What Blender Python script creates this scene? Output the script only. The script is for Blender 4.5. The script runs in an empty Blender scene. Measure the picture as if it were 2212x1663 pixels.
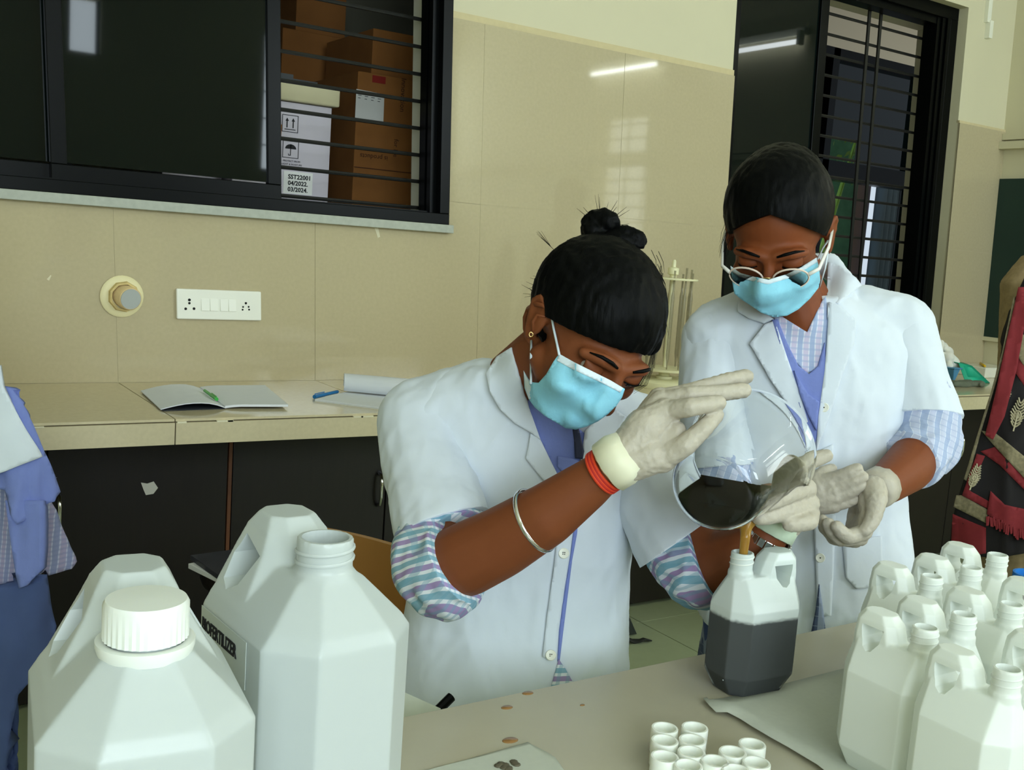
import bpy, bmesh, math, random
import numpy as np
from mathutils import Vector, Matrix
from mathutils.bvhtree import BVHTree
from mathutils.geometry import delaunay_2d_cdt
random.seed(7)
SC = bpy.context.scene
COL = SC.collection

# ------------------------------------------------------------------ camera
FPX, CX, CY = 2242.0, 1106.0, 831.5
PITCH, ROLL, YAW = math.radians(7.56), math.radians(4.07), math.radians(33.46)
CAM = np.array([-.682, -3.078, 1.3145])
def _basis():
    F = np.array([0, math.cos(PITCH), -math.sin(PITCH)]); U = np.array([0, math.sin(PITCH), math.cos(PITCH)]); R = np.array([1., 0, 0])
    R, U = R*math.cos(ROLL)+U*math.sin(ROLL), -R*math.sin(ROLL)+U*math.cos(ROLL)
    M = np.array([[math.cos(YAW), math.sin(YAW), 0], [-math.sin(YAW), math.cos(YAW), 0], [0, 0, 1]])
    return M@R, M@U, M@F
CR, CU, CF = _basis()
cd = bpy.data.cameras.new('camera'); cam = bpy.data.objects.new('camera', cd); COL.objects.link(cam)
cd.sensor_width = 36; cd.sensor_fit = 'HORIZONTAL'; cd.lens = FPX*36/2212; cd.clip_start = .05
cam.matrix_world = Matrix([[CR[i], CU[i], -CF[i], CAM[i]] for i in range(3)]+[[0, 0, 0, 1]])
SC.camera = cam

# ------------------------------------------------------------------ light
SC.view_settings.view_transform = 'Standard'; SC.view_settings.look = 'None'
SC.view_settings.exposure = 0.0; SC.view_settings.gamma = 1; SC.view_settings.use_curve_mapping = False
try: SC.cycles.use_denoising = True
except Exception: pass
SC.cycles.max_bounces = 9; SC.cycles.diffuse_bounces = 4; SC.cycles.glossy_bounces = 4; SC.cycles.transparent_max_bounces = 8; SC.cycles.transmission_bounces = 8
SC.cycles.use_adaptive_sampling = True; SC.cycles.adaptive_threshold = .035
SC.cycles.sample_clamp_indirect = 6
SC.cycles.caustics_reflective = False; SC.cycles.caustics_refractive = False
w = bpy.data.worlds.new('sky'); SC.world = w; w.use_nodes = True
w.node_tree.nodes['Background'].inputs[0].default_value = (.75, .88, 1, 1); w.node_tree.nodes['Background'].inputs[1].default_value = .8
def area(name, loc, to, sx, sy, power, col):
    l = bpy.data.lights.new(name, 'AREA'); l.shape = 'RECTANGLE'; l.size = sx; l.size_y = sy; l.energy = power; l.color = col
    o = bpy.data.objects.new(name, l); COL.objects.link(o); o.location = loc
    o.rotation_euler = (Vector(to)-Vector(loc)).to_track_quat('-Z', 'Y').to_euler(); return o
DAY = (.80, .93, 1.0)
area('daylight_window_right', (3.2, -5.62, 2.38), (3.2, 0, 2.0), 1.7, 1.1, 102, DAY)
area('daylight_high_window', (.94, -5.62, 2.75), (.94, 0, 2.75), .24, .4, 5, DAY)
area('daylight_window_left', (-1.2, -5.62, 1.95), (-1.2, 0, 1.95), 2.4, 1.75, 132, DAY)
area('daylight_side_window', (4.28, -3.0, 1.75), (0, -3.0, 1.75), .62, 1.12, 7, (.95, 1, .85))

# ------------------------------------------------------------------ helpers
KSH = -.048
def ray(x, y): return CF+CR*(x-CX)/FPX-CU*(y-CY)/FPX
def at(x, y, d): return CAM+ray(x, y)*d
def on_z(x, y, z): v = ray(x, y); return CAM+v*((z-CAM[2])/v[2])
def on_y(x, y, Y): v = ray(x, y); return CAM+v*((Y-CAM[1])/v[1])
def on_x(x, y, X): v = ray(x, y); return CAM+v*((X-CAM[0])/v[0])
def pr(P): v = np.asarray(P)-CAM; d = v@CF; return CX+FPX*(v@CR)/d, CY-FPX*(v@CU)/d, d
def wsz(x, y, Y=0): P = on_y(x, y, Y); return P[0]-KSH*(P[2]-.85), P[2]
def W(s, Y, z): return np.array([s+KSH*(z-.85), Y, z])

def nrm(v): v = np.asarray(v, float); return v/np.linalg.norm(v)
class MB:
    def __init__(s): s.v = []; s.f = []
    def add(s, vs, fs):
        o = len(s.v); s.v += [tuple(map(float, p)) for p in vs]; s.f += [tuple(i+o for i in f) for f in fs]; return s
    def hexa(s, p):   # 8 points: bottom 4 (ccw), top 4
        return s.add(p, [(3, 2, 1, 0), (4, 5, 6, 7), (0, 1, 5, 4), (1, 2, 6, 5), (2, 3, 7, 6), (3, 0, 4, 7)])
    def box(s, a, b, fn=None):
        x0, y0, z0 = a; x1, y1, z1 = b
        p = [(x0, y0, z0), (x1, y0, z0), (x1, y1, z0), (x0, y1, z0), (x0, y0, z1), (x1, y0, z1), (x1, y1, z1), (x0, y1, z1)]
        if fn: p = [fn(*q) for q in p]
        return s.hexa(p)
    def ring_loft(s, rings, cap=True, closed=False):
        n = len(rings[0]); o = len(s.v); m = len(rings)
        for r in rings: s.v += [tuple(map(float, p)) for p in r]
        for i in range(m if closed else m-1):
            i2 = (i+1) % m
            for j in range(n): s.f.append((o+i*n+j, o+i*n+(j+1) % n, o+i2*n+(j+1) % n, o+i2*n+j))
        if cap and not closed:
            s.f.append(tuple(o+j for j in reversed(range(n)))); s.f.append(tuple(o+(m-1)*n+j for j in range(n)))
        return s
    def tube(s, path, rad, n=8, cap=True, flat=1.0, up=None):
        P = [np.asarray(p, float) for p in path]; m = len(P)
        if not hasattr(rad, '__len__'): rad = [rad]*m
        rings = []; u = None
        for i in range(m):
            t = nrm(P[min(i+1, m-1)]-P[max(i-1, 0)])
            if u is None:
                a = np.asarray(up, float) if up is not None else (np.array([0, 0, 1.]) if abs(t[2]) < .9 else np.array([1., 0, 0]))
                u = nrm(a-t*(a@t))
            else: u = nrm(u-t*(u@t))
            b = np.cross(t, u)
            rings.append([P[i]+rad[i]*(flat*u*math.sin(k*2*math.pi/n)+b*math.cos(k*2*math.pi/n)) for k in range(n)])
        return s.ring_loft(rings, cap)
    def capsule(s, a, b, ra, rb, n=14, e=4):
        a = np.asarray(a, float); b = np.asarray(b, float); t = nrm(b-a)
        path = []; rad = []
        for i in range(e+1):
            th = math.pi/2*i/e; path.append(a-t*ra*math.cos(th)); rad.append(max(ra*math.sin(th), ra*.04))
        for i in range(e+1):
            th = math.pi/2*i/e; path.append(b+t*rb*math.sin(th)); rad.append(max(rb*math.cos(th), rb*.04))
        q = [path[0]]; r = [rad[0]]
        for p_, r_ in zip(path[1:], rad[1:]):
            if np.linalg.norm(p_-q[-1]) > 1e-7: q.append(p_); r.append(r_)
        return s.tube(q, r, n)
    def chain(s, pts, rads, n=14):
        for i in range(len(pts)-1): s.capsule(pts[i], pts[i+1], rads[i], rads[i+1], n)
        return s
    def ellip(s, c, ax, n=20, m=12):   # ax: three axis vectors
        c = np.asarray(c, float); A = [np.asarray(q, float) for q in ax]; rings = []
        for i in range(m+1):
            th = math.pi*(i/m); th = min(max(th, .03), math.pi-.03)
            rings.append([c-A[2]*math.cos(th)+math.sin(th)*(A[0]*math.cos(2*math.pi*j/n)+A[1]*math.sin(2*math.pi*j/n)) for j in range(n)])
        return s.ring_loft(rings)
    def lathe(s, prof, c=(0, 0, 0), n=24, axis=None, closed=False):
        c = np.asarray(c, float)
        if axis is None: X, Y, Z = np.eye(3)
        else:
            Z = nrm(axis); a = np.array([0, 0, 1.]) if abs(Z[2]) < .9 else np.array([1., 0, 0]); X = nrm(np.cross(a, Z)); Y = np.cross(Z, X)
        return s.ring_loft([[c+Z*z+max(r, 1e-5)*(X*math.cos(2*math.pi*j/n)+Y*math.sin(2*math.pi*j/n)) for j in range(n)] for r, z in prof], cap=not closed, closed=closed)
    def prism(s, poly, base, ux, uy, un):   # poly in 2D, extruded along un
        base, ux, uy, un = [np.asarray(q, float) for q in (base, ux, uy, un)]
        A = [base+ux*x+uy*y for x, y in poly]; return s.ring_loft([A, [p+un for p in A]])
    def mesh(s, name):
        me = bpy.data.meshes.new(name); me.from_pydata(s.v, [], s.f); me.update()
        bm = bmesh.new(); bm.from_mesh(me); bmesh.ops.recalc_face_normals(bm, faces=bm.faces); bm.to_mesh(me); bm.free(); return me
    def build(s, name, mat, parent=None, smooth=False, bevel=0, seg=2, angle=None, local=False, subsurf=0):
        me = s.mesh(name)
        return mkobj(name, me, mat, parent, smooth, bevel, seg, angle, local, subsurf)
def mkobj(name, me, mat, parent=None, smooth=False, bevel=0, seg=2, angle=None, local=False, subsurf=0):
    me.materials.clear(); me.materials.append(mat)
    o = bpy.data.objects.new(name, me); COL.objects.link(o)
    if bevel:
        m = o.modifiers.new('b', 'BEVEL'); m.width = bevel; m.segments = seg; m.limit_method = 'ANGLE'; m.angle_limit = math.radians(40)
    if subsurf:
        m = o.modifiers.new('s', 'SUBSURF'); m.levels = subsurf; m.render_levels = subsurf
    if smooth:
        me.polygons.foreach_set('use_smooth', [True]*len(me.polygons))
        if angle: me.set_sharp_from_angle(angle=math.radians(angle))
    if parent is not None: put(o, parent, local)
    return o
def put(o, parent, local=False):
    o.parent = parent
    if not local: o.matrix_parent_inverse = MW(parent).inverted()
def MW(o):
    m = o.matrix_basis.copy()
    if o.parent is not None: m = MW(o.parent) @ o.matrix_parent_inverse @ m
    return m
def thing(name, label, cat, loc=(0, 0, 0), group=None, rotz=0, kind=None):
    o = bpy.data.objects.new(name, None); COL.objects.link(o); o.location = tuple(map(float, loc)); o.rotation_euler = (0, 0, rotz); o.empty_display_size = .05
    tag(o, label, cat, group, kind); return o
def tag(o, label=None, cat=None, group=None, kind=None):
    if label: o['label'] = label
    if cat: o['category'] = cat
    if group: o['group'] = group
    if kind: o['kind'] = kind
    return o
def copy_tree(o, parent=None):
    c = o.copy(); COL.objects.link(c)
    if parent is not None: c.parent = parent
    for ch in list(o.children): copy_tree(ch, c)
    return c
def blob(mb, voxel=.004, smooth=4, factor=.6, extra=None):
    """union of closed shells -> one continuous smooth surface"""
    me = mb.mesh('tmp'); o = bpy.data.objects.new('tmp', me); COL.objects.link(o)
    r = o.modifiers.new('r', 'REMESH'); r.mode = 'VOXEL'; r.voxel_size = voxel; r.adaptivity = 0
    if smooth:
        m = o.modifiers.new('s', 'SMOOTH'); m.iterations = smooth; m.factor = factor
    dg = bpy.context.evaluated_depsgraph_get(); out = bpy.data.meshes.new_from_object(o.evaluated_get(dg))
    bpy.data.objects.remove(o); bpy.data.meshes.remove(me); return out
def boolean(me, cutter_mb, op='DIFFERENCE'):
    a = bpy.data.objects.new('ta', me); COL.objects.link(a); cm = cutter_mb.mesh('tc'); c = bpy.data.objects.new('tc', cm); COL.objects.link(c)
    m = a.modifiers.new('x', 'BOOLEAN'); m.operation = op; m.object = c; m.solver = 'EXACT'
    dg = bpy.context.evaluated_depsgraph_get(); out = bpy.data.meshes.new_from_object(a.evaluated_get(dg))
    if len(out.vertices) < 20:
        m.solver = 'FAST'; dg = bpy.context.evaluated_depsgraph_get(); dg.update(); out = bpy.data.meshes.new_from_object(a.evaluated_get(dg))
        if len(out.vertices) < 20: out = me
    bpy.data.objects.remove(a); bpy.data.objects.remove(c); bpy.data.meshes.remove(cm); return out
def bvh_of(*meshes):
    V = []; P = []
    for me in meshes:
        o = len(V); V += [v.co.copy() for v in me.vertices]; P += [[i+o for i in p.vertices] for p in me.polygons]
    return BVHTree.FromPolygons(V, P)

# ------------------------------------------------------------------ materials
def srgb(r, g, b):
    f = lambda c: ((c/255+.055)/1.055)**2.4 if c > 10 else c/255/12.92
    return (f(r), f(g), f(b), 1)
MATS = {}
def mat(name, col, rough=.6, noise=0, nscale=20, bump=0, bscale=60, metal=0, spec=.5, sss=0, coat=0, trans=0, ior=1.45, sheen=0, detail=4, alpha=1, stretch=None, bdist=.002, coat_rough=.05):
    if name in MATS: return MATS[name]
    m = bpy.data.materials.new(name); m.use_nodes = True; nt = m.node_tree; b = nt.nodes['Principled BSDF']; I = b.inputs
    c = col if len(col) == 4 else (*col, 1)
    I['Base Color'].default_value = c; I['Roughness'].default_value = rough; I['Metallic'].default_value = metal; I['IOR'].default_value = ior
    I['Specular IOR Level'].default_value = spec; I['Transmission Weight'].default_value = trans; I['Coat Weight'].default_value = coat; I['Coat Roughness'].default_value = coat_rough
    I['Sheen Weight'].default_value = sheen; I['Alpha'].default_value = alpha
    if sss: I['Subsurface Weight'].default_value = sss; I['Subsurface Radius'].default_value = (.02, .015, .01); I['Subsurface Scale'].default_value = .4
    if noise or bump:
        tc = nt.nodes.new('ShaderNodeTexCoord'); mp = nt.nodes.new('ShaderNodeMapping'); nt.links.new(tc.outputs['Object'], mp.inputs[0])
        if stretch: mp.inputs['Scale'].default_value = stretch
    if noise:
        n = nt.nodes.new('ShaderNodeTexNoise'); n.inputs['Scale'].default_value = nscale; n.inputs['Detail'].default_value = detail; nt.links.new(mp.outputs[0], n.inputs['Vector'])
        mx = nt.nodes.new('ShaderNodeMix'); mx.data_type = 'RGBA'
        mx.inputs[6].default_value = (*[x*(1-noise) for x in c[:3]], 1); mx.inputs[7].default_value = (*[min(1, x*(1+noise)) for x in c[:3]], 1)
        nt.links.new(n.outputs[0], mx.inputs[0]); nt.links.new(mx.outputs[2], I['Base Color'])
    if bump:
        n2 = nt.nodes.new('ShaderNodeTexNoise'); n2.inputs['Scale'].default_value = bscale; n2.inputs['Detail'].default_value = 3; nt.links.new(mp.outputs[0], n2.inputs['Vector'])
        bp = nt.nodes.new('ShaderNodeBump'); bp.inputs['Strength'].default_value = bump; bp.inputs['Distance'].default_value = bdist
        nt.links.new(n2.outputs[0], bp.inputs['Height']); nt.links.new(bp.outputs[0], I['Normal'])
    MATS[name] = m; return m
def mat_emit(name, col, strength):
    m = bpy.data.materials.new(name); m.use_nodes = True; nt = m.node_tree; nt.nodes.remove(nt.nodes['Principled BSDF'])
    e = nt.nodes.new('ShaderNodeEmission'); e.inputs[0].default_value = (*col[:3], 1); e.inputs[1].default_value = strength
    nt.links.new(e.outputs[0], nt.nodes['Material Output'].inputs[0]); return m
M_TILE = mat('beige_polished_tile', srgb(184, 172, 140), .045, .08, 90, spec=.5, detail=8)
M_TILE_C = mat('beige_counter_tile', srgb(206, 194, 162), .12, .1, 90, spec=.5, detail=8)
M_PLASTER = mat('cream_plaster', srgb(212, 206, 176), .85, .03, 4, .05, 40)
M_GROUT = mat('pale_grout', srgb(182, 172, 140), .9)
M_GROUTD = mat('dark_grout', srgb(110, 98, 75), .95, .3, 60)
M_CEIL = mat('white_ceiling', srgb(238, 236, 222), .9)
M_FLOOR = mat('pale_green_floor_tile', srgb(176, 186, 148), .22, .05, 30, spec=.5)
M_BLACK = mat('black_aluminium', srgb(5, 7, 7), .32, .2, 30, spec=.12)
M_DARKGLASS = mat('dark_tinted_glass', srgb(8, 16, 15), .03, spec=.22, ior=1.5)
M_STONE = mat('grey_stone_sill', srgb(168, 172, 160), .5, .2, 60)
M_ROD = mat('black_iron_rod', srgb(26, 26, 24), .5, .2, 80)
M_WHITE = mat('white_plastic', srgb(236, 236, 220), .35)
M_LAM = mat('dark_brown_laminate', srgb(26, 20, 17), .4, .35, 9, stretch=(8, 8, .6))
M_CHROME = mat('chrome', (.8, .8, .8), .12, metal=1)
# ------------------------------------------------------------------ the room
ZC = .85          # counter top
Z_T = 2.04        # top of the tiled dado
X0, X1, Y0 = -3.4, 4.2, -5.5
ZCEIL = 3.3
def structure(name, mb, m, **k): o = mb.build(name, m, **k); o['kind'] = 'structure'; return o
# openings in the back wall (s, z)
WL = (-2.6, 1.073, 1.372, 2.95)           # left window s0,s1,z0,z1
WR = (2.352, 3.825, .95, 2.56)            # right window
# --- back wall: plaster panels around the openings, thickness .2
b = MB()
def wb(s0, s1, z0, z1, y0=.012, y1=.22): b.box((s0, y0, z0), (s1, y1, z1), W)
wb(-3.6, WL[0], 0, ZCEIL); wb(WL[0], WL[1], 0, WL[2]); wb(WL[0], WL[1], WL[3], ZCEIL)
wb(WL[1], WR[0], 0, ZCEIL); wb(WR[0], WR[1], 0, WR[2]); wb(WR[0], WR[1], WR[3], ZCEIL); wb(WR[1], 4.45, 0, ZCEIL)
wall_back = structure('wall_back', b, M_PLASTER)
# grout bed just behind the tiles
b = MB()
for (s0, s1, z0, z1) in ((-3.4, WL[1], ZC-.03, WL[2]), (-3.4, WL[0], WL[2], Z_T), (WL[1], WR[0], ZC-.03, Z_T), (WR[0], WR[1], ZC-.03, WR[2]), (WR[1], 4.2, ZC-.03, Z_T)):
    b.box((s0, .0012, z0), (s1, .0125, z1), W)
b.build('grout_bed', M_GROUT, wall_back)
def clip(rect, holes):
    rs = [rect]
    for h in holes:
        out = []
        for (a, b_, c, d) in rs:
            x0, x1, y0, y1 = max(a, h[0]), min(b_, h[1]), max(c, h[2]), min(d, h[3])
            if x0 >= x1 or y0 >= y1: out.append((a, b_, c, d)); continue
            if c < y0: out.append((a, b_, c, y0))
            if y1 < d: out.append((a, b_, y1, d))
            if a < x0: out.append((a, x0, y0, y1))
            if x1 < b_: out.append((x1, b_, y0, y1))
        rs = out
    return [r for r in rs if r[1]-r[0] > .004 and r[3]-r[2] > .004]
rng = random.Random(3)
for i in range(-5, 7):
    for j in range(2):
        s0, s1 = i*.6+.0006, min((i+1)*.6-.0006, 4.198)
        z0, z1 = ZC+j*.6+.0006, min(ZC+(j+1)*.6-.0006, Z_T)
        if s1 <= s0: continue
        rs = clip((s0, s1, z0, z1), [WL, WR])
        if not rs: continue
        t = MB(); dy = rng.uniform(-.0006, .0006); tx = rng.uniform(-.0012, .0012); tz = rng.uniform(-.0012, .0012)
        for (a, b_, c, d) in rs:
            t.box((a, 0, c), (b_, .006, d), lambda s, y, z: W(s, y+dy+tx*(s-s0)+tz*(z-z0), z))
        t.build('tile', M_TILE, wall_back)
# paint splashes on the tiles
for (x, y, pts) in ((812, 500, [(-.01, .02), (.004, .024), (.01, .004), (.016, -.016), (.008, -.02), (.0, .0)]), (106, 600, [(-.006, -.004), (.004, .008), (.006, .006), (.0, -.008)]), (520, 640, [(0, 0), (.02, .002), (.02, .0), (.0, -.002)])):
    b = MB(); b.prism(pts, on_y(x, y, -.001), (1, 0, 0), (0, 0, 1), (0, .0008, 0)); b.build('paint_splash', M_PLASTER, wall_back)
# thin raised edge above the dado
b = MB(); b.box((WL[1]+.003, .004, Z_T), (WR[0], .02, Z_T+.022), W); b.box((WR[1], .004, Z_T), (4.2, .02, Z_T+.012), W)
b.build('dado_edge', mat('dado_edge_plaster', srgb(206, 192, 150), .8, .1, 40), wall_back)
# --- other walls, floor, ceiling
b = MB(); b.box((X0-.6, Y0-.2, -.1), (X1+.2, .22, 0)); floor = structure('floor', b, M_GROUTD)
for i in range(1, 8):
    for j in range(-4, 1):
        if i > 6: continue
        t = MB(); t.box((i*.6+.0+.002-.05, j*.6-.35+.002, 0), (i*.6+.6-.002-.05, j*.6+.25-.002, .004)); t.build('tile', M_FLOOR, floor)
b = MB(); b.box((X0-.6, Y0-.2, .0), (.55, -2.75, .004)); b.box((X0-.6, -2.75, 0), (.55, .22, .004)); b.box((.55, Y0-.2, 0), (X1+.2, -2.75, .004)); b.build('floor_tiling', M_FLOOR, floor)
b = MB(); b.box((X0-.6, Y0-.2, ZCEIL), (X1+.2, .22, ZCEIL+.1)); structure('ceiling', b, M_CEIL)
b = MB(); b.box((X0-.2, Y0-.2, 0), (X0, .22, ZCEIL)); structure('wall_left', b, M_PLASTER)
# end wall (right) with a grilled window
b = MB(); EY0, EY1, EZ0, EZ1 = -3.31, -2.72, 1.2, 2.31
for (y0, y1, z0, z1) in ((Y0-.2, EY0, 0, ZCEIL), (EY1, .22, 0, ZCEIL), (EY0, EY1, 0, EZ0), (EY0, EY1, EZ1, ZCEIL)):
    b.box((X1, y0, z0), (X1+.2, y1, z1), lambda x, y, z: (x+KSH*(z-.85), y, z))
wall_end = structure('wall_right', b, M_PLASTER)
b = MB()
for k in range(11): b.tube([(X1+.1-.06, EY0, EZ0+.06+k*.1), (X1+.1-.06, EY1, EZ0+.06+k*.1)], .006, 6)
for y in (-3.06, -2.85, -2.8): b.tube([(X1+.04, y, EZ0), (X1+.04, y, EZ1)], .006, 6)
wn = b.build('window_3', M_ROD); wn['kind'] = 'structure'
# back (opposite) wall behind the camera with its windows
b = MB(); wins = [(-2.5, .05, 1.05, 2.85), (.82, 1.06, 2.55, 2.95), (2.35, 4.05, 1.8, 2.95)]
xs = X0-.2
for (x0, x1, z0, z1) in wins:
    b.box((xs, Y0-.2, 0), (x0, Y0, ZCEIL)); b.box((x0, Y0-.2, 0), (x1, Y0, z0)); b.box((x0, Y0-.2, z1), (x1, Y0, ZCEIL)); xs = x1
b.box((xs, Y0-.2, 0), (X1+.2, Y0, ZCEIL)); structure('wall_front', b, M_PLASTER)
for n, (x0, x1, z0, z1) in enumerate(wins):
    b = MB(); nx = max(1, int((x1-x0)/.6))
    for k in range(nx+1):
        x = x0+(x1-x0)*k/nx; b.box((x-.025, Y0-.1, z0), (x+.025, Y0-.05, z1))
    for k in range(1, int((z1-z0)/.22)): b.tube([(x0, Y0-.04, z0+k*.22), (x1, Y0-.04, z0+k*.22)], .006, 6)
    o = b.build('window_%d' % (n+4), M_BLACK); o['kind'] = 'structure'

# --- counter: tiled worktop running along the wall
b = MB(); cn = thing('counter', 'long beige tiled counter running along the wall below both windows', 'counter', (0.5, -.3, .78))
b.box((X0, -.59, ZC-.058), (4.19, .0, ZC-.006)); b.build('slab', M_GROUTD, cn)
for i in range(-5, 7):
    s0, s1 = i*.6+.0015, min((i+1)*.6-.0015, 4.19)
    if s0 < X0: continue
    t = MB(); t.box((s0, -.597, ZC-.006), (s1, -.001, ZC)); t.build('top_tile', M_TILE_C, cn)
    t = MB(); t.box((s0, -.602, ZC-.0615), (s1, -.591, ZC-.0085)); t.build('edge_tile', M_TILE_C, cn)
M_CHIP = mat('white_cement', srgb(225, 218, 190), .9)
for k in range(26):   # white cement remains along the nosing
    x = rng.uniform(-.4, 1.3) if k < 20 else rng.uniform(1.3, 3.4); l = rng.uniform(.01, .05)
    t = MB(); t.box((x, -.6032, ZC-.0098), (x+l, -.597, ZC-.0068+rng.uniform(0, .0012))); t.build('cement_chip', M_CHIP, cn)
# --- cabinets set back under the counter
CY_ = -.22
def cs(x, y): return wsz(x, y, CY_)[0]
edges = [cs(122, 1320), cs(505, 1000), cs(843, 1050)]
w0 = edges[1]-edges[0]; w1 = edges[2]-edges[1]; pair = w0+w1
M_STRIP = mat('worn_wood_strip', srgb(98, 58, 30), .6, .5, 20, stretch=(1, 1, .3))
hz = wsz(820, 1055, CY_)[1]
labels = {-1: 'dark laminate cabinet under the counter behind the person in blue at the left edge', 0: 'dark laminate cabinet with a torn paper scrap on its left door',
          1: 'dark laminate cabinet hidden mostly behind the seated person', 2: 'dark laminate cabinet between the seated and the standing person', 3: 'dark laminate cabinet under the counter, right of the standing person', 4: 'dark laminate cabinet at the far end, behind the printed shawl'}
for n in range(-1, 5):
    x0 = edges[0]+n*pair; x1 = x0+pair; xm = x0+w0
    if n == -1: x0 = max(x0, X0)
    x1 = min(x1, 4.18)
    if x1-x0 < .1: continue
    if xm > 4.1: xm = (x0+x1)/2
    c = thing('cabinet', labels[n], 'cabinet', ((x0+x1)/2, -.1, 0), 'cabinets under the counter')
    b = MB(); b.box((x0, CY_+.022, .02), (x1, -.005, ZC-.06)); b.build('body', M_LAM, c)
    if n != -1:
        b = MB(); b.box((x0+.03, CY_+.05, 0), (x1-.03, -.01, .02)); b.build('plinth', M_LAM, c)
    for (a, d, hx) in ((x0, xm-.006, x0+.028), (xm+.006, x1, x1-.028)):
        if d-a < .1: continue
        b = MB(); b.box((a+.002, CY_, .02), (d-.002, CY_+.019, ZC-.062)); dr = b.build('door', M_LAM, c, bevel=.002)
        hb = MB(); hb.tube([(hx, CY_+.002, hz+.052), (hx, CY_-.022, hz+.045), (hx, CY_-.027, hz+.02), (hx, CY_-.027, hz-.02), (hx, CY_-.022, hz-.045), (hx, CY_+.002, hz-.052)], [.007, .006, .005, .005, .006, .007], 8)
        hb.build('handle', M_CHROME, dr, smooth=True)
    b = MB(); b.box((xm-.005, CY_-.001, .02), (xm+.005, CY_+.021, ZC-.062)); b.build('middle_strip', M_STRIP, c)
p = on_y(322, 1055, CY_-.002)
b = MB(); b.prism([(-.022, .018), (-.005, .014), (.012, .019), (.024, .0), (.012, -.016), (-.008, -.018), (-.014, -.004)], p, (1, 0, 0), (0, 0, 1), (0, .0015, 0))
tag(b.build('paper_scrap', mat('scrap_paper', srgb(205, 200, 185), .8)), 'small torn white paper scrap stuck to the dark cabinet door', 'paper scrap')

# --- left window
def frame_rect(mb, s0, s1, z0, z1, w, y0, y1):
    mb.box((s0, y0, z0), (s1, y1, z0+w), W); mb.box((s0, y0, z1-w), (s1, y1, z1), W)
    mb.box((s0, y0, z0+w), (s0+w, y1, z1-w), W); mb.box((s1-w, y0, z0+w), (s1, y1, z1-w), W)
b = MB(); frame_rect(b, WL[0], WL[1], WL[2], WL[3], .036, -.012, .1)
win1 = structure('window_1', b, M_BLACK, bevel=.002)
b = MB(); b.box((WL[1]-.058, .02, WL[2]+.036), (WL[1]-.036, .045, WL[3]), W); b.box((WL[1]-.058, .06, WL[2]+.036), (WL[1]-.036, .1, WL[3]), W)
b.box((WL[0], .03, WL[2]+.036), (WL[1]-.05, .04, WL[2]+.041), W); b.build('track', M_BLACK, win1)
b = MB(); b.box((WL[0]-.02, -.03, WL[2]-.027), (WL[1]+.008, .015, WL[2]), W); b.build('sill', M_STONE, win1, bevel=.002)
def sash(s0, s1, y, nm='sash'):
    b = MB(); frame_rect(b, s0, s1, WL[2]+.038, WL[3]-.05, .042, y-.013, y+.013)
    o = b.build(nm, M_BLACK, win1, bevel=.002)
    b = MB(); b.box((s0+.04, y-.003, WL[2]+.085), (s1-.04, y+.003, WL[3]-.09), W); b.build('pane', M_DARKGLASS, o); return o
sR = wsz(604, 430, .05)[0]; sM = wsz(134, 388, .05)[0]
sash(sM-.03, sR, .045); sash(-1.6, sM+.03, .075); sash(-2.55, -1.55, .045)
for k in range(18):
    z = 1.4244+k*.0885
    if z > WL[3]: break
    b = MB(); b.tube([W(sR-.9, .135, z), W(1.052, .135, z)], .0065, 7); b.build('grille_rod', M_ROD, win1)
# painted reveal behind the frame
b = MB(); b.box((1.05, .1, WL[2]), (1.075, .225, WL[3]), W); b.box((WL[0], .1, WL[2]-.02), (1.06, .225, WL[2]+.01), W); b.build('reveal', mat('white_reveal', srgb(214, 212, 196), .8), win1)

# --- right window (recessed)
YR = .06
b = MB(); frame_rect(b, WR[0]-.0, WR[1], WR[2], WR[3], .055, YR, YR+.09); win2 = structure('window_2', b, M_BLACK, bevel=.002)
b = MB()
for k in range(3): b.box((WR[1]-.055-.028*(k+1)+.006, YR+.008*k, WR[2]+.05), (WR[1]-.055-.028*k, YR+.09, WR[3]-.05), W)
b.box((WR[0], YR+.02, WR[3]-.085), (WR[1], YR+.09, WR[3]-.055), W); b.build('track', M_BLACK, win2)
sP = wsz(1762, 300, YR+.02)[0]
b = MB(); frame_rect(b, WR[0]+.02, sP, WR[2]+.05, WR[3]-.06, .05, YR-.004, YR+.03); o = b.build('sash', M_BLACK, win2, bevel=.002)
b = MB(); b.box((WR[0]+.06, YR+.006, WR[2]+.1), (sP-.045, YR+.012, WR[3]-.1), W); b.build('pane', M_DARKGLASS, o)
b = MB(); frame_rect(b, WR[0]+.02, sP, WR[2]+.05, WR[3]-.06, .05, YR+.036, YR+.062); o = b.build('sash', M_BLACK, win2, bevel=.002)
b = MB(); b.box((WR[0]+.06, YR+.045, WR[2]+.1), (sP-.045, YR+.05, WR[3]-.1), W); b.build('pane', M_DARKGLASS, o)
YG = YR+.115
jam = wsz(2024, 100, YG)[0]
for k in range(17):
    z = 2.425-k*.0868
    if z < WR[2]+.1: break
    b = MB(); b.tube([W(sP-.5, YG, z), W(jam+.03, YG, z)], .0065, 7); b.build('grille_rod', M_ROD, win2)
for x, y in ((1897, 60), (1872, 60)):
    s = wsz(x, y, YG)[0]; b = MB(); b.box((s-.008, YG-.014, WR[2]), (s+.008, YG-.006, WR[3]), W); b.build('grille_bar', M_ROD, win2)
b = MB(); b.box((jam+.012, YR+.09, WR[2]), (jam+.06, .3, WR[3]), W); b.box((WR[0], YR+.09, WR[3]-.06), (jam+.06, .3, WR[3]+.02), W)
b.box((WR[0], YR+.09, WR[2]-.02), (jam+.06, .3, WR[2]+.03), W); b.build('reveal', MATS['white_reveal'], win2)
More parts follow.
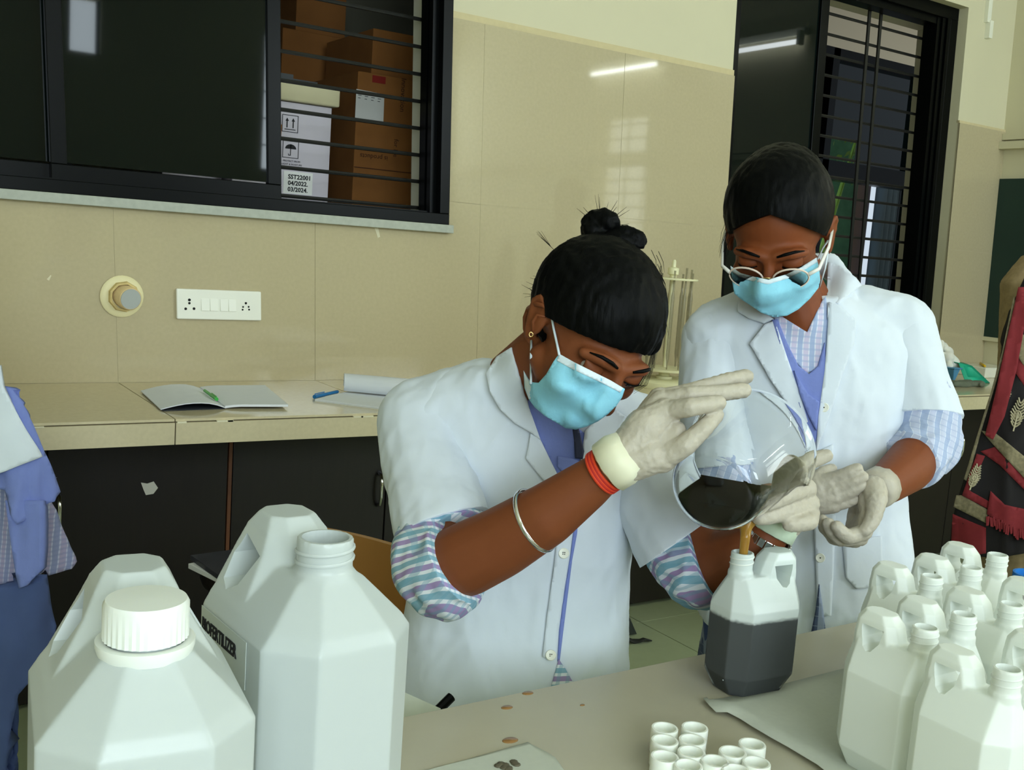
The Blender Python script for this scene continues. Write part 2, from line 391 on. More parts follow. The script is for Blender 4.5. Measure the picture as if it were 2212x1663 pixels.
# store room behind the left window, corridor behind the right one
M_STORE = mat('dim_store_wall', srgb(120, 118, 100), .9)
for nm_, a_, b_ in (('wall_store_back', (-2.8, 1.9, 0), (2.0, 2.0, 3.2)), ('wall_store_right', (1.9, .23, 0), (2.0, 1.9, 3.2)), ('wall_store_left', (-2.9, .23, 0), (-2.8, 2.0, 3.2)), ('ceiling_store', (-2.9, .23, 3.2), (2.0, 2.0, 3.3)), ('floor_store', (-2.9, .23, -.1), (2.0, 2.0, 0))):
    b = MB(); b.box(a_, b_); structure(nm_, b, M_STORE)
pass
b = MB(); b.box((-2.4, .27, 1.26), (1.85, 1.2, 1.31))
for x in (-2.3, 0.2, 1.8):
    for y in (.3, 1.15): b.box((x-.02, y-.02, 0), (x+.02, y+.02, 1.26))
tag(b.build('storage_rack', mat('grey_steel_rack', srgb(70, 72, 70), .6)), 'grey rack carrying boxes behind the left window', 'rack')
M_CORR = mat('corridor_plaster', srgb(214, 200, 172), .85)
b = MB(); b.box((2.1, 1.6, 2.72), (8.2, 1.75, 3.4)); b.box((2.1, 1.6, 0), (8.2, 1.75, .9)); b.box((5.7, 1.6, .9), (8.2, 1.75, 2.72)); b.box((2.1, 1.6, .9), (4.3, 1.75, 2.72))
b.box((2.1, .3, -.1), (8.2, 1.7, 0)); b.box((8.1, .2, 0), (8.2, 1.7, 3.4)); structure('wall_corridor', b, M_CORR)
b = MB()
for x in (4.3, 4.72, 5.66): b.box((x-.03, 1.6, .9), (x+.03, 1.7, 2.72))
for z in (.93, 1.93, 1.99, 2.69): b.box((4.3, 1.6, z-.03), (5.7, 1.7, z+.03))
win5 = structure('window_7', b, M_BLACK)
b = MB(); b.box((4.3, 1.66, 2.17), (5.7, 1.67, 2.72)); b.box((5.08, 1.66, 1.95), (5.7, 1.67, 2.17)); b.box((4.3, 1.66, .9), (4.72, 1.67, 2.17)); b.box((5.6, 1.66, .9), (5.7, 1.67, 1.95)); b.build('dark_pane', M_DARKGLASS, win5)
# bright yard seen through the far glazing
M_GRN = mat('green_net', srgb(80, 130, 104), .8, .35, 14); M_PINK = mat('pink_yard_wall', srgb(150, 126, 120), .85)
M_CURT = mat('blue_grey_curtain', srgb(108, 128, 146), .8, .2, 6)

b = MB()
b.box((2.1, .22, 3.3), (8.2, 1.75, 3.4)); b.box((4.3, 1.68, 2.6), (8.2, 2.0, 2.7)); structure('ceiling_sky_blocker', b, M_CORR)  # unseen roof added over the corridor to keep the sky light out
xa = on_y(1780, 450, 2.3)[0]; xb = on_y(1848, 450, 2.3)[0]; xc = on_y(1872, 450, 2.3)[0]
b = MB(); b.box((xa-.1, 2.3, 0), (xb, 2.34, 2.6)); tag(b.build('shade_net', M_GRN), 'green shade net hanging in the yard beyond the far window', 'shade net')
b = MB(); b.box((xb+.01, 2.32, 0), (xc+.05, 2.42, 2.6)); structure('wall_yard', b, M_PINK)
b = MB()
for k in range(14):
    x = xc+.03+k*.06; b.tube([(x, 2.2, .0), (x, 2.2, 2.2)], .045, 8)
tag(b.build('curtain', M_CURT, smooth=True), 'blue grey curtain folds seen through the far window', 'curtain')
# leafy branch above the net
b = MB(); b.tube([(xa-.2, 2.16, 0), (xa-.15, 2.16, 1.4), (xa+.1, 2.15, 2.3)], [.03, .025, .01], 8)
for k in range(160):
    c = np.array([rng.uniform(xa-.1, xb), rng.uniform(2.05, 2.25), rng.uniform(1.95, 2.5)]); a = rng.uniform(0, 6.3); l = rng.uniform(.02, .05)
    d = np.array([math.cos(a), 0, math.sin(a)])*l; n = np.array([-d[2], .01, d[0]])*.35
    b.add([c-d, c+n, c+d, c-n], [(0, 1, 2, 3)])
tag(b.build('tree_foliage', mat('leaf_green', srgb(120, 160, 60), .6, .4, 9)), 'yellow green leaves above the shade net outside', 'foliage', kind='stuff')

# --- end wall: notice board, moulding; tube lights; conduit
def WE(x, y, z): return np.array([x+KSH*(z-.85), y, z])
bz0, bz1 = 1.036, 1.815
br = thing('notice_board', 'dark green board on the end wall in the room corner', 'board', (4.2, -.6, bz0))
b = MB(); b.box((4.185, -1.3, bz0), (4.2, .0, bz1), WE); b.build('panel', mat('dark_green_board', srgb(24, 50, 44), .55, .15, 5), br)
b = MB(); b.box((4.178, -1.3, bz0-.02), (4.2, .0, bz0), WE); b.build('ledge', M_PLASTER, br)
b = MB(); b.box((4.15, -5.4, 1.955), (4.2, .0, 1.99), WE); b.box((4.17, -5.4, 2.0), (4.2, .0, 2.03), WE); b.build('trim_1', M_PLASTER)['kind'] = 'structure'
M_TUBE = mat_emit('tube_glow', (.92, 1, 1), 26)
for (y0, y1, lab) in ((-3.3, -2.58, 'lit fluorescent tube on the end wall, nearer to the side window'), (-2.1, -1.2, 'lit fluorescent tube on the end wall, nearer to the room corner')):
    t = thing('tube_light', lab, 'light', (4.1, (y0+y1)/2, 2.62), 'tube lights on the end wall')
    b = MB(); b.box((4.075, y0-.03, 2.66), (4.115, y1+.03, 2.70)); b.build('batten', M_WHITE, t)
    b = MB(); b.tube([(4.06, y0, 2.62), (4.06, y1, 2.62)], .014, 10); b.build('tube', M_TUBE, t)
    for y in (y0-.012, y1+.012): b = MB(); b.box((4.045, y-.012, 2.6), (4.085, y+.012, 2.68)); b.build('holder', M_WHITE, t)
for (x, y, lab) in ((.6, -3.9, 'lit ceiling tube light above the aisle behind the table'), (2.6, -3.3, 'lit ceiling tube light toward the end wall')):
    t = thing('tube_light', lab, 'light', (x, y, ZCEIL-.1), 'ceiling tube lights')
    b = MB(); b.box((x-.62, y-.03, ZCEIL-.05), (x+.62, y+.03, ZCEIL)); b.build('batten', M_WHITE, t)
    b = MB(); b.tube([(x-.6, y, ZCEIL-.09), (x+.6, y, ZCEIL-.09)], .014, 10); b.build('tube', M_TUBE, t)
    for q in (x-.61, x+.61): b = MB(); b.box((q-.012, y-.02, ZCEIL-.11), (q+.012, y+.02, ZCEIL-.05)); b.build('holder', M_WHITE, t)
b = MB(); q = wsz(2137, 20); b.box((q[0]-.016, -.008, q[1]-.06), (q[0]+.012, .013, ZCEIL), W); b.box((q[0]+.0, -.014, q[1]-.13), (q[0]+.026, .013, q[1]-.05), W)
tag(b.build('conduit', M_WHITE, bevel=.002), 'white cable conduit on the plaster right of the second window', 'conduit')

# --- things on the wall
o_ = thing('pipe_outlet', 'round cream flange with a capped pipe stub on the tiled wall', 'pipe outlet', on_y(265, 640, 0))
c = on_y(263, 640, -.001); c[1] = 0
M_CREAM = mat('aged_cream_plastic', srgb(226, 216, 170), .5, .06, 20)
b = MB(); b.lathe([(.0, 0), (.058, 0), (.0595, .004), (.056, .007), (.046, .0085), (.0, .009)], c, 32, (0, -1, 0)); b.build('flange', M_CREAM, o_, smooth=True, angle=35)
b = MB(); b.lathe([(.0, .004), (.045, .004), (.042, .022), (.036, .022), (.036, .008), (0, .008)], c+np.array([.004, 0, .0]), 9, (0, -1, 0)); b.build('broken_collar', mat('stained_cream', srgb(206, 184, 124), .7, .35, 60), o_)
b = MB(); ax = nrm(np.array([.16, -1, -.1])); b.lathe([(.0, .0), (.0325, .0), (.0325, .05), (.03, .054), (0, .054)], c+np.array([.004, 0, .002]), 28, ax); st = b.build('pipe_stub', mat('tan_pipe', srgb(222, 196, 146), .55, .12, 40), o_, smooth=True, angle=35)
b = MB(); b.lathe([(0, .0535), (.0285, .0535), (.0285, .0565), (.0, .0568)], c+np.array([.004, 0, .002]), 28, ax); b.build('pipe_cap', mat('grey_cap', srgb(166, 170, 166), .6), st, smooth=True, angle=35)
# switch plate
s0, z0 = wsz(380, 690); s1, _ = wsz(562, 692); z1 = wsz(376, 624)[1]
zc_ = (wsz(470, 690)[1]+wsz(470, 626)[1])/2; sw = thing('switch_plate', 'white switch plate with four switches and two sockets on the tiled wall', 'switch plate', W((s0+s1)/2, 0, zc_))
hh = .0445; L = s1-s0
M_PL = mat('white_switch_plastic', srgb(238, 238, 226), .3)
b = MB(); b.box((s0, -.013, zc_-hh), (s1, 0, zc_+hh), W); b.build('cover', M_PL, sw, bevel=.004, seg=3)
def rel(px, py): q = wsz(px, py, -.013); return q[0], zc_+(q[1]-wsz(px, 658+(px-470)*.045, -.013)[1])
M_HOLE = mat('socket_hole', (.01, .01, .01, 1), .9)
for px in (443, 462, 484, 502):
    s_, z_ = rel(px, 658+(px-470)*.045); b = MB(); b.hexa([W(s_-.0115, -.0135, z_-.018), W(s_+.0115, -.0135, z_-.018), W(s_+.0115, -.012, z_-.018), W(s_-.0115, -.012, z_-.018), W(s_-.0115, -.0135, z_+.018), W(s_+.0115, -.0135, z_+.018), W(s_+.0115, -.012, z_+.018), W(s_-.0115, -.012, z_+.018)])
    for i in range(2): b.v[i] = tuple(np.array(b.v[i])+np.array([0, -.0035, 0]))
    b.build('switch_rocker', M_PL, sw, bevel=.001)
for (px, py, r) in ((409, 646, .0042), (409, 653, .0036), (401, 665, .004), (419, 665, .004), (531, 655, .0036), (525, 663, .0028), (537, 663, .0028), (524, 669, .0028), (538, 669, .0028)):
    s_, z_ = rel(px, py); b = MB(); b.lathe([(0, 0), (r, 0), (r, .0012), (0, .0012)], W(s_, -.0128, z_), 10, (0, -1, 0)); b.build('socket_hole', M_HOLE, sw)
# ------------------------------------------------------------------ boxes behind the left window
M_CARD = mat('brown_cardboard', srgb(150, 98, 46), .85, .18, 12, .1, 60)
M_CARDW = mat('white_carton', srgb(205, 198, 206), .8, .08, 10)
M_CREAMBOX = mat('cream_carton', srgb(206, 198, 160), .8, .08, 10)
M_INK = mat('black_ink', srgb(28, 28, 30), .8); M_RED = mat('red_print', srgb(140, 34, 24), .8)
M_PAPER = mat('white_paper', srgb(232, 232, 226), .75, .02, 8)
def text_mesh(txt, size, bold=0, align='LEFT'):
    c = bpy.data.curves.new('t', 'FONT'); c.body = txt; c.size = size; c.extrude = .0003; c.align_x = align; c.offset = bold; c.resolution_u = 2
    o = bpy.data.objects.new('t', c); COL.objects.link(o); dg = bpy.context.evaluated_depsgraph_get()
    me = bpy.data.meshes.new_from_object(o.evaluated_get(dg)); bpy.data.objects.remove(o); bpy.data.curves.remove(c); return me
def put_text(name, txt, size, org, ux, uy, m, parent, bold=0, align='LEFT'):
    me = text_mesh(txt, size, bold, align); org, ux, uy = [np.asarray(q, float) for q in (org, ux, uy)]; n = np.cross(ux, uy)
    for v in me.vertices: v.co = Vector(org+ux*v.co[0]+uy*v.co[1]+n*v.co[2])
    return mkobj(name, me, m, parent)
def carton(label, x0, x1, y0, y1, z0, z1, m, cat='box', bev=.003):
    t = thing('cardboard_box', label, cat, ((x0+x1)/2, (y0+y1)/2, z0), 'boxes behind the left window')
    b = MB(); b.box((x0, y0, z0), (x1, y1, z1)); b.build('carton', m, t, bevel=bev)
    b = MB(); b.box((x0-.001, y0-.001, z0-.0005+(z1-z0)*.0), (x1+.001, y0+.001, z0+.02)); return t
EX, EZ = np.array([1., 0, 0]), np.array([0, 0, 1.])
# white carton with a cream lid slab
yb = .42
p0 = on_y(598, 435, yb); p1 = on_y(708, 435, yb); pz = on_y(708, 232, yb)
bw = carton('white carton with printed arrows and umbrella, at the left in the open window', p0[0]-.16, p1[0], yb, yb+.3, 1.31, pz[2], M_CARDW)
def onf(x, y): return on_y(x, y, yb-.0015)
q = onf(613, 371); lw = onf(672, 412)
b = MB(); b.prism([(0, 0), (.106, 0), (.106, -.076), (0, -.076)], q+EZ*.004, EX, EZ, (0, .001, 0)); lb = b.build('paper_label', M_PAPER, bw)
for k, s in enumerate(('SST22001', '04/2022.', '03/2024.')): put_text('lettering', s, .021, q+np.array([.016, -.0006, -.021-k*.0215]), EX, EZ, M_INK, lb, .0006)
def line_box(mb, c, w, t):
    for a in ((-w, -w, w, -w+t), (-w, w-t, w, w), (-w, -w, -w+t, w), (w-t, -w, w, w)): mb.prism([(a[0], a[1]), (a[2], a[1]), (a[2], a[3]), (a[0], a[3])], c, EX, EZ, (0, .0008, 0))
c = onf(627, 267); b = MB(); line_box(b, c, .029, .002)
for dx in (-.011, .011): b.prism([(dx-.0018, -.014), (dx+.0018, -.014), (dx+.0018, .008), (dx+.006, .008), (dx, .019), (dx-.006, .008), (dx-.0018, .008)], c, EX, EZ, (0, .0008, 0))
b.prism([(-.02, -.021), (.02, -.021), (.02, -.0185), (-.02, -.0185)], c, EX, EZ, (0, .0008, 0)); b.build('arrow_mark', M_INK, bw)
c = onf(628, 323); b = MB(); line_box(b, c, .029, .002)
arc = [(.02*math.cos(a), .002+.016*math.sin(a)) for a in np.linspace(0, math.pi, 12)]; b.prism(arc, c, EX, EZ, (0, .0008, 0))
b.prism([(-.0012, .018), (.0012, .018), (.0012, -.018), (-.0012, -.018)], c, EX, EZ, (0, .0008, 0)); b.prism([(-.009, -.014), (-.007, -.014), (-.006, -.018), (.0012, -.018), (.0012, -.0205), (-.0075, -.0205)], c, EX, EZ, (0, .0008, 0)); b.build('umbrella_mark', M_INK, bw)
put_text('lettering', 'PROTECT FROM', .0085, c+np.array([-.026, -.001, -.042]), EX, EZ, M_INK, bw); put_text('lettering', 'LIGHT & MOISTURE', .0085, c+np.array([-.031, -.001, -.053]), EX, EZ, M_INK, bw)
b = MB(); c = onf(598, 300); b.prism([(-.01, -.04), (.014, -.045), (.016, .05), (-.01, .05)], c, EX, EZ, (0, .001, 0)); b.build('brown_tape', M_CARD, bw)
zt = pz[2]; pe = on_y(733, 230, .40)
b = MB(); b.box((p0[0]-.18, .395, zt+.002), (pe[0], .72, zt+.062)); ls = b.build('carton_slab', M_CREAMBOX, None, bevel=.006); tag(ls, 'flat cream carton lying on top of the white carton', 'box', 'boxes behind the left window')
b = MB(); b.box((p0[0]+.0, .46, zt+.064), (pe[0]-.06, .5, zt+.085)); b.box((p0[0]+.01, .47, zt+.085), (p0[0]+.06, .49, zt+.1)); tag(b.build('instrument_case', mat('dark_case', srgb(40, 46, 48), .5)), 'small dark case lying on the flat cream carton', 'case')
# brown stack
q0 = on_y(760, 440, .62)
low = carton('large brown cardboard box with upside-down print standing behind the grille rods', q0[0], q0[0]+.62, .62, 1.15, 1.31, on_y(757, 150, .62)[2], M_CARD)
zl = on_y(757, 150, .62)[2]
q = on_y(803, 62, .80)
up_ = carton('upper brown cardboard box on the stack behind the left window', q[0]-.02, q[0]+.58, .74, 1.2, zl+.001, on_y(805, 60, .74)[2], M_CARD)
c = on_y(770, 192, .6185); b = MB(); b.prism([(0, 0), (.116, -.004), (.118, -.118), (0, -.108)], c, EX, EZ, (0, .001, 0)); pl = b.build('packing_slip', M_PAPER, low)
b = MB()
for k in range(4): b.prism([(.008+k*.027, -.02-k*.001), (.022+k*.027, -.02-k*.001), (.022+k*.027, -.022-k*.001), (.008+k*.027, -.022-k*.001)], c-np.array([0, .0008, 0]), EX, EZ, (0, .0006, 0)); b.prism([(.008+k*.027, -.03-k*.001), (.018+k*.027, -.03-k*.001), (.018+k*.027, -.032-k*.001), (.008+k*.027, -.032-k*.001)], c-np.array([0, .0008, 0]), EX, EZ, (0, .0006, 0))
b.build('slip_print', M_INK, pl)
c = on_y(805, 162, .6185); b = MB(); b.prism([(0, 0), (.055, 0), (.055, -.026), (0, -.026)], c, EX, EZ, (0, .001, 0)); b.build('red_label', M_RED, low)
M_FAINT = mat('faded_brown_print', srgb(78, 44, 24), .85)
put_text('lettering', 'is products', .026, on_y(838, 338, .618), -EX, -EZ, M_FAINT, low); put_text('lettering', 'Innovation', .03, on_y(868, 168, .618), -EZ, EX, M_FAINT, low); put_text('lettering', 'for life', .026, on_y(852, 300, .618), -EZ, EX, M_FAINT, low)
b = MB(); x_ = on_y(765, 360, .6195); b.box((x_[0], .6165, x_[2]-.002), (x_[0]+.5, .6195, x_[2]+.001)); b.build('carton_seam', M_FAINT, low)
farb = carton('wide brown cardboard box in the shade at the back of the store', on_y(660, 60, 1.3)[0]-.1, on_y(790, 60, 1.3)[0]+.1, 1.3, 1.7, 1.31, on_y(700, 75, 1.3)[2], M_CARD)
b = MB(); b.box((-.4, 1.22, 1.26), (1.85, 1.88, 1.31))
for x in (-.35, 1.8):
    for y in (1.25, 1.85): b.box((x-.02, y-.02, 0), (x+.02, y+.02, 1.26))
tag(b.build('storage_rack', MATS['grey_steel_rack']), 'second rack at the back of the store behind the brown boxes', 'rack')
q = on_y(620, 25, 1.2); b = MB(); b.box((q[0]-.05, 1.45, farb.location[2]+.6), (q[0]+.75, 1.85, 2.45)); tl = carton('dim brown carton on top of the shaded box at the back', on_y(640, 30, 1.35)[0], on_y(880, 30, 1.35)[0]-.3, 1.35, 1.7, on_y(700, 75, 1.3)[2]+.001, on_y(640, 5, 1.35)[2]+.06, M_CARD)
# pale carton standing behind the tinted glass
q = on_y(350, 370, .5); carton('pale carton dimly seen through the tinted sash', q[0], q[0]+.2, .5, .8, 1.31, on_y(350, 200, .5)[2], M_CARDW)

# ------------------------------------------------------------------ things on the counter
t = thing('notebook', 'open ruled notebook lying flat on the counter with a green pen on it', 'notebook', on_z(460, 862, ZC))
def page(name, c4, lift, thick, m, parent, n=8):
    """c4: corners p00 (spine near), p10 (outer near), p11 (outer far), p01 (spine far) on the table; lift(u) height"""
    c4 = [np.asarray(c, float) for c in c4]; b = MB(); rows = []
    for i in range(n+1):
        u = i/n; a = c4[0]*(1-u)+c4[1]*u; d = c4[3]*(1-u)+c4[2]*u; h = lift(u)
        rows.append([a+EZ*h, d+EZ*h, d+EZ*(h+thick), a+EZ*(h+thick)])
    b.ring_loft(rows); return b.build(name, m, parent, smooth=True, angle=40)
g = lambda x, y: on_z(x, y, ZC+.001)
M_LINED = mat('ruled_paper', srgb(222, 226, 232), .75, .03, 30)
M_COVER = mat('dark_cover', srgb(50, 52, 60), .6)
sn, sf = g(486, 883), g(432, 841)
page('page_block', [sn, g(622, 883), g(572, 840), sf], lambda u: .0015+.004*math.sin(min(1, u*4)*1.57), .006, M_LINED, t)
page('left_page', [sn, g(347, 887), g(304, 847), sf], lambda u: .002+.012*math.sin(math.pi*u)*.9+.006*(1-u)*min(1, u*5), .0022, M_LINED, t)
page('cover', [sn, g(351, 888), g(308, 848), sf], lambda u: .0, .0012, M_COVER, t)
def pen(label, a, b_, r, body, clipm=None):
    a, b_ = np.asarray(a), np.asarray(b_); d = nrm(b_-a); L = np.linalg.norm(b_-a); t = thing('pen', label, 'pen', (a+b_)/2)
    b = MB(); b.tube([a+d*.012, a+d*L*.62], r, 10); b.build('barrel', body, t, smooth=True, angle=40)
    b = MB(); b.tube([a, a+d*.012], [r*.25, r*.95], 10); b.build('tip', M_CHROME, t, smooth=True, angle=40)
    b = MB(); b.tube([a+d*L*.6, b_], r*1.15, 10); cp = b.build('cap', body, t, smooth=True, angle=40)
    up = nrm(np.cross(np.cross(d, EZ), d)); b = MB(); b.tube([a+d*L*.62+up*r*1.6, b_-d*.003+up*r*1.6, b_-d*.003+up*r*.9], r*.28, 6); b.build('clip', body, cp); return t
h = ZC+.0155
pen('bright green pen lying across the open notebook', on_z(440, 842, h+.002), on_z(468, 862, h), .0042, mat('green_plastic', srgb(60, 170, 70), .35))
pen('blue pen lying beside the notebook with the rolled page', on_z(733, 845, ZC+.006), on_z(679, 857, ZC+.006), .005, mat('blue_plastic', srgb(30, 110, 170), .35))
t = thing('notebook', 'notebook with its page rolled over, beside the blue pen on the counter', 'notebook', on_z(800, 865, ZC))
na, nb_, nc, nd = g(680, 866), g(852, 888), g(935, 857), g(770, 845)
b = MB(); b.hexa([na, nb_, nc, nd, na+EZ*.006, nb_+EZ*.006, nc+EZ*.006, nd+EZ*.006]); b.build('page_block', M_LINED, t, bevel=.001)
b = MB(); b.hexa([p-EZ*.001 for p in (na, nb_, nc, nd)]+[p+EZ*.0 for p in (na, nb_, nc, nd)]); b.build('cover', M_PAPER, t)
# rolled page : spine along nd->nc, page curls back over it
sp0, sp1 = g(742, 852), g(905, 868); out = nrm(np.array([.12, .3, 0])); rows = []
for i in range(15):
    a = i/14; th = math.pi*1.15*a; r = .026
    off = out*(math.sin(th)*r*.6+a*.05)+EZ*(.007+r*(1-math.cos(th))*1.0 if th < math.pi else .007+r*2-(th-math.pi)*.02)
    th = math.radians(-55+265*a); off = -out*r*math.cos(th)*1.15+out*.02+EZ*(.033+r*math.sin(th)); of2 = -out*(r+.0012)*math.cos(th)*1.15+out*.02+EZ*(.033+(r+.0012)*math.sin(th)); rows.append([sp0+off, sp1+off+out*.03*a, sp1+of2+out*.03*a, sp0+of2])
b = MB(); b.ring_loft(rows); b.build('rolled_page', M_LINED, t, smooth=True, angle=50)

# pipette stand
M_RACK = mat('ivory_plastic', srgb(232, 228, 188), .4)
M_GLASS = mat('clear_glass', (.97, .985, .97, 1), .0, trans=1, ior=1.12, spec=.5)
rb = on_z(1436, 822, ZC); rb[1] = -.24; rb[0] = on_y(1434, 815, -.24)[0]; rb[2] = ZC
t = thing('pipette_stand', 'ivory round pipette stand with glass tubes on the counter', 'pipette stand', rb)
b = MB(); b.lathe([(0, 0), (.125, 0), (.127, .004), (.127, .022), (.12, .028), (0, .03)], rb, 40); b.build('base', M_RACK, t, smooth=True, angle=40)
b = MB(); b.lathe([(0, .06), (.098, .06), (.1, .063), (.1, .068), (0, .072)], rb, 40); b.build('lower_disc', M_RACK, t, smooth=True, angle=40)
b = MB(); b.lathe([(0, .388), (.09, .388), (.092, .391), (.09, .395), (0, .395)], rb, 40); b.build('upper_disc', M_RACK, t, smooth=True, angle=40)
b = MB(); b.lathe([(0, .028), (.03, .028), (.03, .038), (.02, .04), (.02, .05), (.026, .052), (.026, .06), (0, .06)], rb, 20); b.build('hub', M_RACK, t, smooth=True, angle=40)
b = MB(); b.lathe([(0, .07), (.008, .07), (.008, .39), (0, .39)], rb, 14); b.build('column', M_RACK, t, smooth=True, angle=40)
b = MB(); b.lathe([(0, .39), (.012, .392), (.012, .404), (.02, .408), (.02, .43), (.008, .434), (.007, .455), (.004, .46), (0, .46)], rb, 16); b.build('knob', M_RACK, t, smooth=True, angle=40)
M_PIP = mat('grey_glass_tube', srgb(150, 142, 112), .15, spec=.6, alpha=.55)
for k in range(10):
    a = k*2*math.pi/10+.3; p = rb+np.array([.072*math.cos(a), .072*math.sin(a), 0]); h0, h1 = .068, .41+.03*((k*7) % 5)/5
    b = MB(); b.tube([p+EZ*h0, p+EZ*(h0+.03), p+EZ*(h0+.05), p+EZ*(h0+.26), p+EZ*(h0+.28), p+EZ*h1], [.002, .004, .0065, .0065, .0038, .0038], 8); o = b.build('pipette', M_PIP, t, smooth=True)
# things at the far end of the counter
M_BLUE = mat('blue_tray_plastic', srgb(84, 148, 190), .45); M_COTTON = mat('cotton', srgb(240, 240, 232), .95, sss=.2)
tr = on_z(2060, 825, ZC); tr[1] = max(tr[1], -.3)
def tx(px, py): q = on_z(px, py, ZC); return q
x0, x1 = tx(1990, 815)[0], tx(2085, 828)[0]; y0 = tx(2060, 826)[1]
t = thing('tray', 'blue plastic tray of cotton wool at the far end of the counter', 'tray', ((x0+x1)/2, y0+.1, ZC))
b = MB(); zz = .06
b.hexa([(x0+.02, y0+.01, ZC), (x1-.02, y0+.01, ZC), (x1-.02, y0+.17, ZC), (x0+.02, y0+.17, ZC), (x0, y0, ZC+zz), (x1, y0, ZC+zz), (x1, y0+.19, ZC+zz), (x0, y0+.19, ZC+zz)]); b.box((x0-.008, y0-.008, ZC+zz), (x1+.008, y0+.198, ZC+zz+.006)); b.build('tray_body', M_BLUE, t, bevel=.003)
b = MB(); r2 = random.Random(5)
cc = np.array([x0+(x1-x0)*.55, y0+.1, ZC+zz])
for k in range(26):
    a = r2.uniform(0, 6.28); rr = r2.uniform(0, 1)**.5; hh_ = (1-rr)*.115
    b.ellip(cc+np.array([math.cos(a)*rr*.1, math.sin(a)*rr*.06, hh_]), np.diag([r2.uniform(.02, .035)]*3), 10, 6)
cw = mkobj('cotton_wool', blob(b, .006, 3), M_COTTON, None, True); tag(cw, 'fluffy heap of white cotton wool in the blue tray', 'cotton wool')
q = tx(2100, 829)+np.array([.045, -.03, 0]); b = MB()
b.ring_loft([[q+np.array(p) for p in r] for r in ([(-.05, .06, .0), (.09, .03, .0), (.09, .03, .004), (-.05, .06, .004)], [(-.03, .12, .08), (.03, .09, .07), (.03, .09, .074), (-.03, .12, .084)], [(-.045, .16, .085), (.02, .13, .08), (.02, .13, .084), (-.045, .16, .089)])])
tag(b.build('scoop', mat('teal_plastic', srgb(40, 180, 145), .4), None, True), 'teal green plastic scoop beside the blue tray', 'scoop')
b = MB(); q = tx(2100, 836)
for k in range(14): b.ellip(q+np.array([r2.uniform(-.1, .1), r2.uniform(0, .05), .012]), np.array([[.045, r2.uniform(-.02, .02), 0], [0, .014, .004], [0, 0, .014]]), 10, 6)
cl = mkobj('cleaning_cloth', blob(b, .005, 3), mat('grey_cloth', srgb(104, 112, 96), .95, .3, 40, .4, 120), None, True); tag(cl, 'crumpled grey cleaning cloth lying before the teal scoop', 'cloth')
q = tx(2150, 815); b = MB(); b.box((q[0]-.12, q[1]-.02, ZC), (q[0]+.12, q[1]+.14, ZC+.05)); tag(b.build('box_lid', M_WHITE, bevel=.004), 'shallow white box behind the teal scoop', 'box')
b = MB(); b.tube([q+np.array([-.1, .0, .056]), q+np.array([.02, .1, .056])], .006, 8); tag(b.build('marker', mat('yellow_plastic', srgb(220, 180, 30), .4), smooth=True), 'yellow and black marker on the shallow white box', 'marker')

# ------------------------------------------------------------------ table
ZT = .75
M_TABLE = mat('beige_table_laminate', srgb(182, 176, 154), .25, .08, 7, spec=.4, detail=6)
TY1, TY0, TX0, TX1 = -2.04, -2.86, -1.5, 1.7
t = thing('work_table', 'long beige topped work table carrying the plastic jerrycans', 'table', ((TX0+TX1)/2, (TY0+TY1)/2, 0))
b = MB(); b.box((TX0, TY0, ZT-.03), (TX1, TY1, ZT)); b.build('table_top', M_TABLE, t, bevel=.002)
for x in (TX0+.06, TX1-.06):
    for y in (TY0+.06, TY1-.08): b = MB(); b.box((x-.02, y-.02, 0), (x+.02, y+.02, ZT-.03)); b.build('leg', M_LAM, t)
M_STAIN = mat('brown_spill', srgb(150, 112, 66), .2)
for (x, y, r) in ((1095, 1528, .007), (1140, 1497, .007), (1102, 1599, .009), (1258, 1523, .003)):
    c = on_z(x, y, ZT); b = MB(); b.lathe([(0, 0), (r, 0), (r*.9, .0006), (0, .0009)], (0, 0, 0), 14); o = b.build('spill_drop', M_STAIN, t, True); o.location = (c[0], c[1], ZT); o.scale = (1.15, .8, 1); o.matrix_parent_inverse = MW(t).inverted()
def sheet(name, pts, z, label, cat='paper', curl=None, m=None, thick=.0006, sub=18):
    P = [on_z(x, y, z)[:2] for x, y in pts]
    cx_, cy_ = np.mean(P, 0); V = [Vector(p) for p in P]; n = len(V)
    xs = np.linspace(min(p[0] for p in P), max(p[0] for p in P), sub); ys = np.linspace(min(p[1] for p in P), max(p[1] for p in P), sub)
    pts2 = V+[Vector((x, y)) for x in xs for y in ys]
    r = delaunay_2d_cdt(pts2, [(i, (i+1) % n) for i in range(n)], [list(range(n))], 2, 1e-6)
    vs = [(v[0], v[1], z+.0004+(curl(v[0], v[1]) if curl else 0)) for v in r[0]]
    me = bpy.data.meshes.new(name); me.from_pydata(vs, [], [list(f) for f in r[2]]); me.update()
    o = mkobj(name, me, m or M_TISSUE, None, True); md = o.modifiers.new('sol', 'SOLIDIFY'); md.thickness = thick; md.offset = 1
    return tag(o, label, cat)
M_TISSUE = mat('grey_white_paper', srgb(188, 192, 178), .85, .05, 120)
e0, e1 = on_z(1518, 1520, ZT)[:2], on_z(1760, 1663, ZT)[:2]
def curl1(x, y):
    d = nrm(e1-e0); n = np.array([-d[1], d[0]]); s = abs((np.array([x, y])-e0)@n); return .007*math.exp(-s/.018)
sheet('paper_sheet', [(1518, 1520), (1526, 1514), (1531, 1519), (1560, 1511), (1640, 1492), (1740, 1466), (1815, 1447), (2000, 1400), (2330, 1340), (2500, 1500), (2400, 1800), (1960, 1790), (1812, 1700), (1764, 1664), (1700, 1624), (1665, 1606), (1622, 1580), (1597, 1562), (1570, 1550), (1546, 1546), (1530, 1532)], ZT, 'large grey white paper sheet under the jerrycans', curl=curl1)
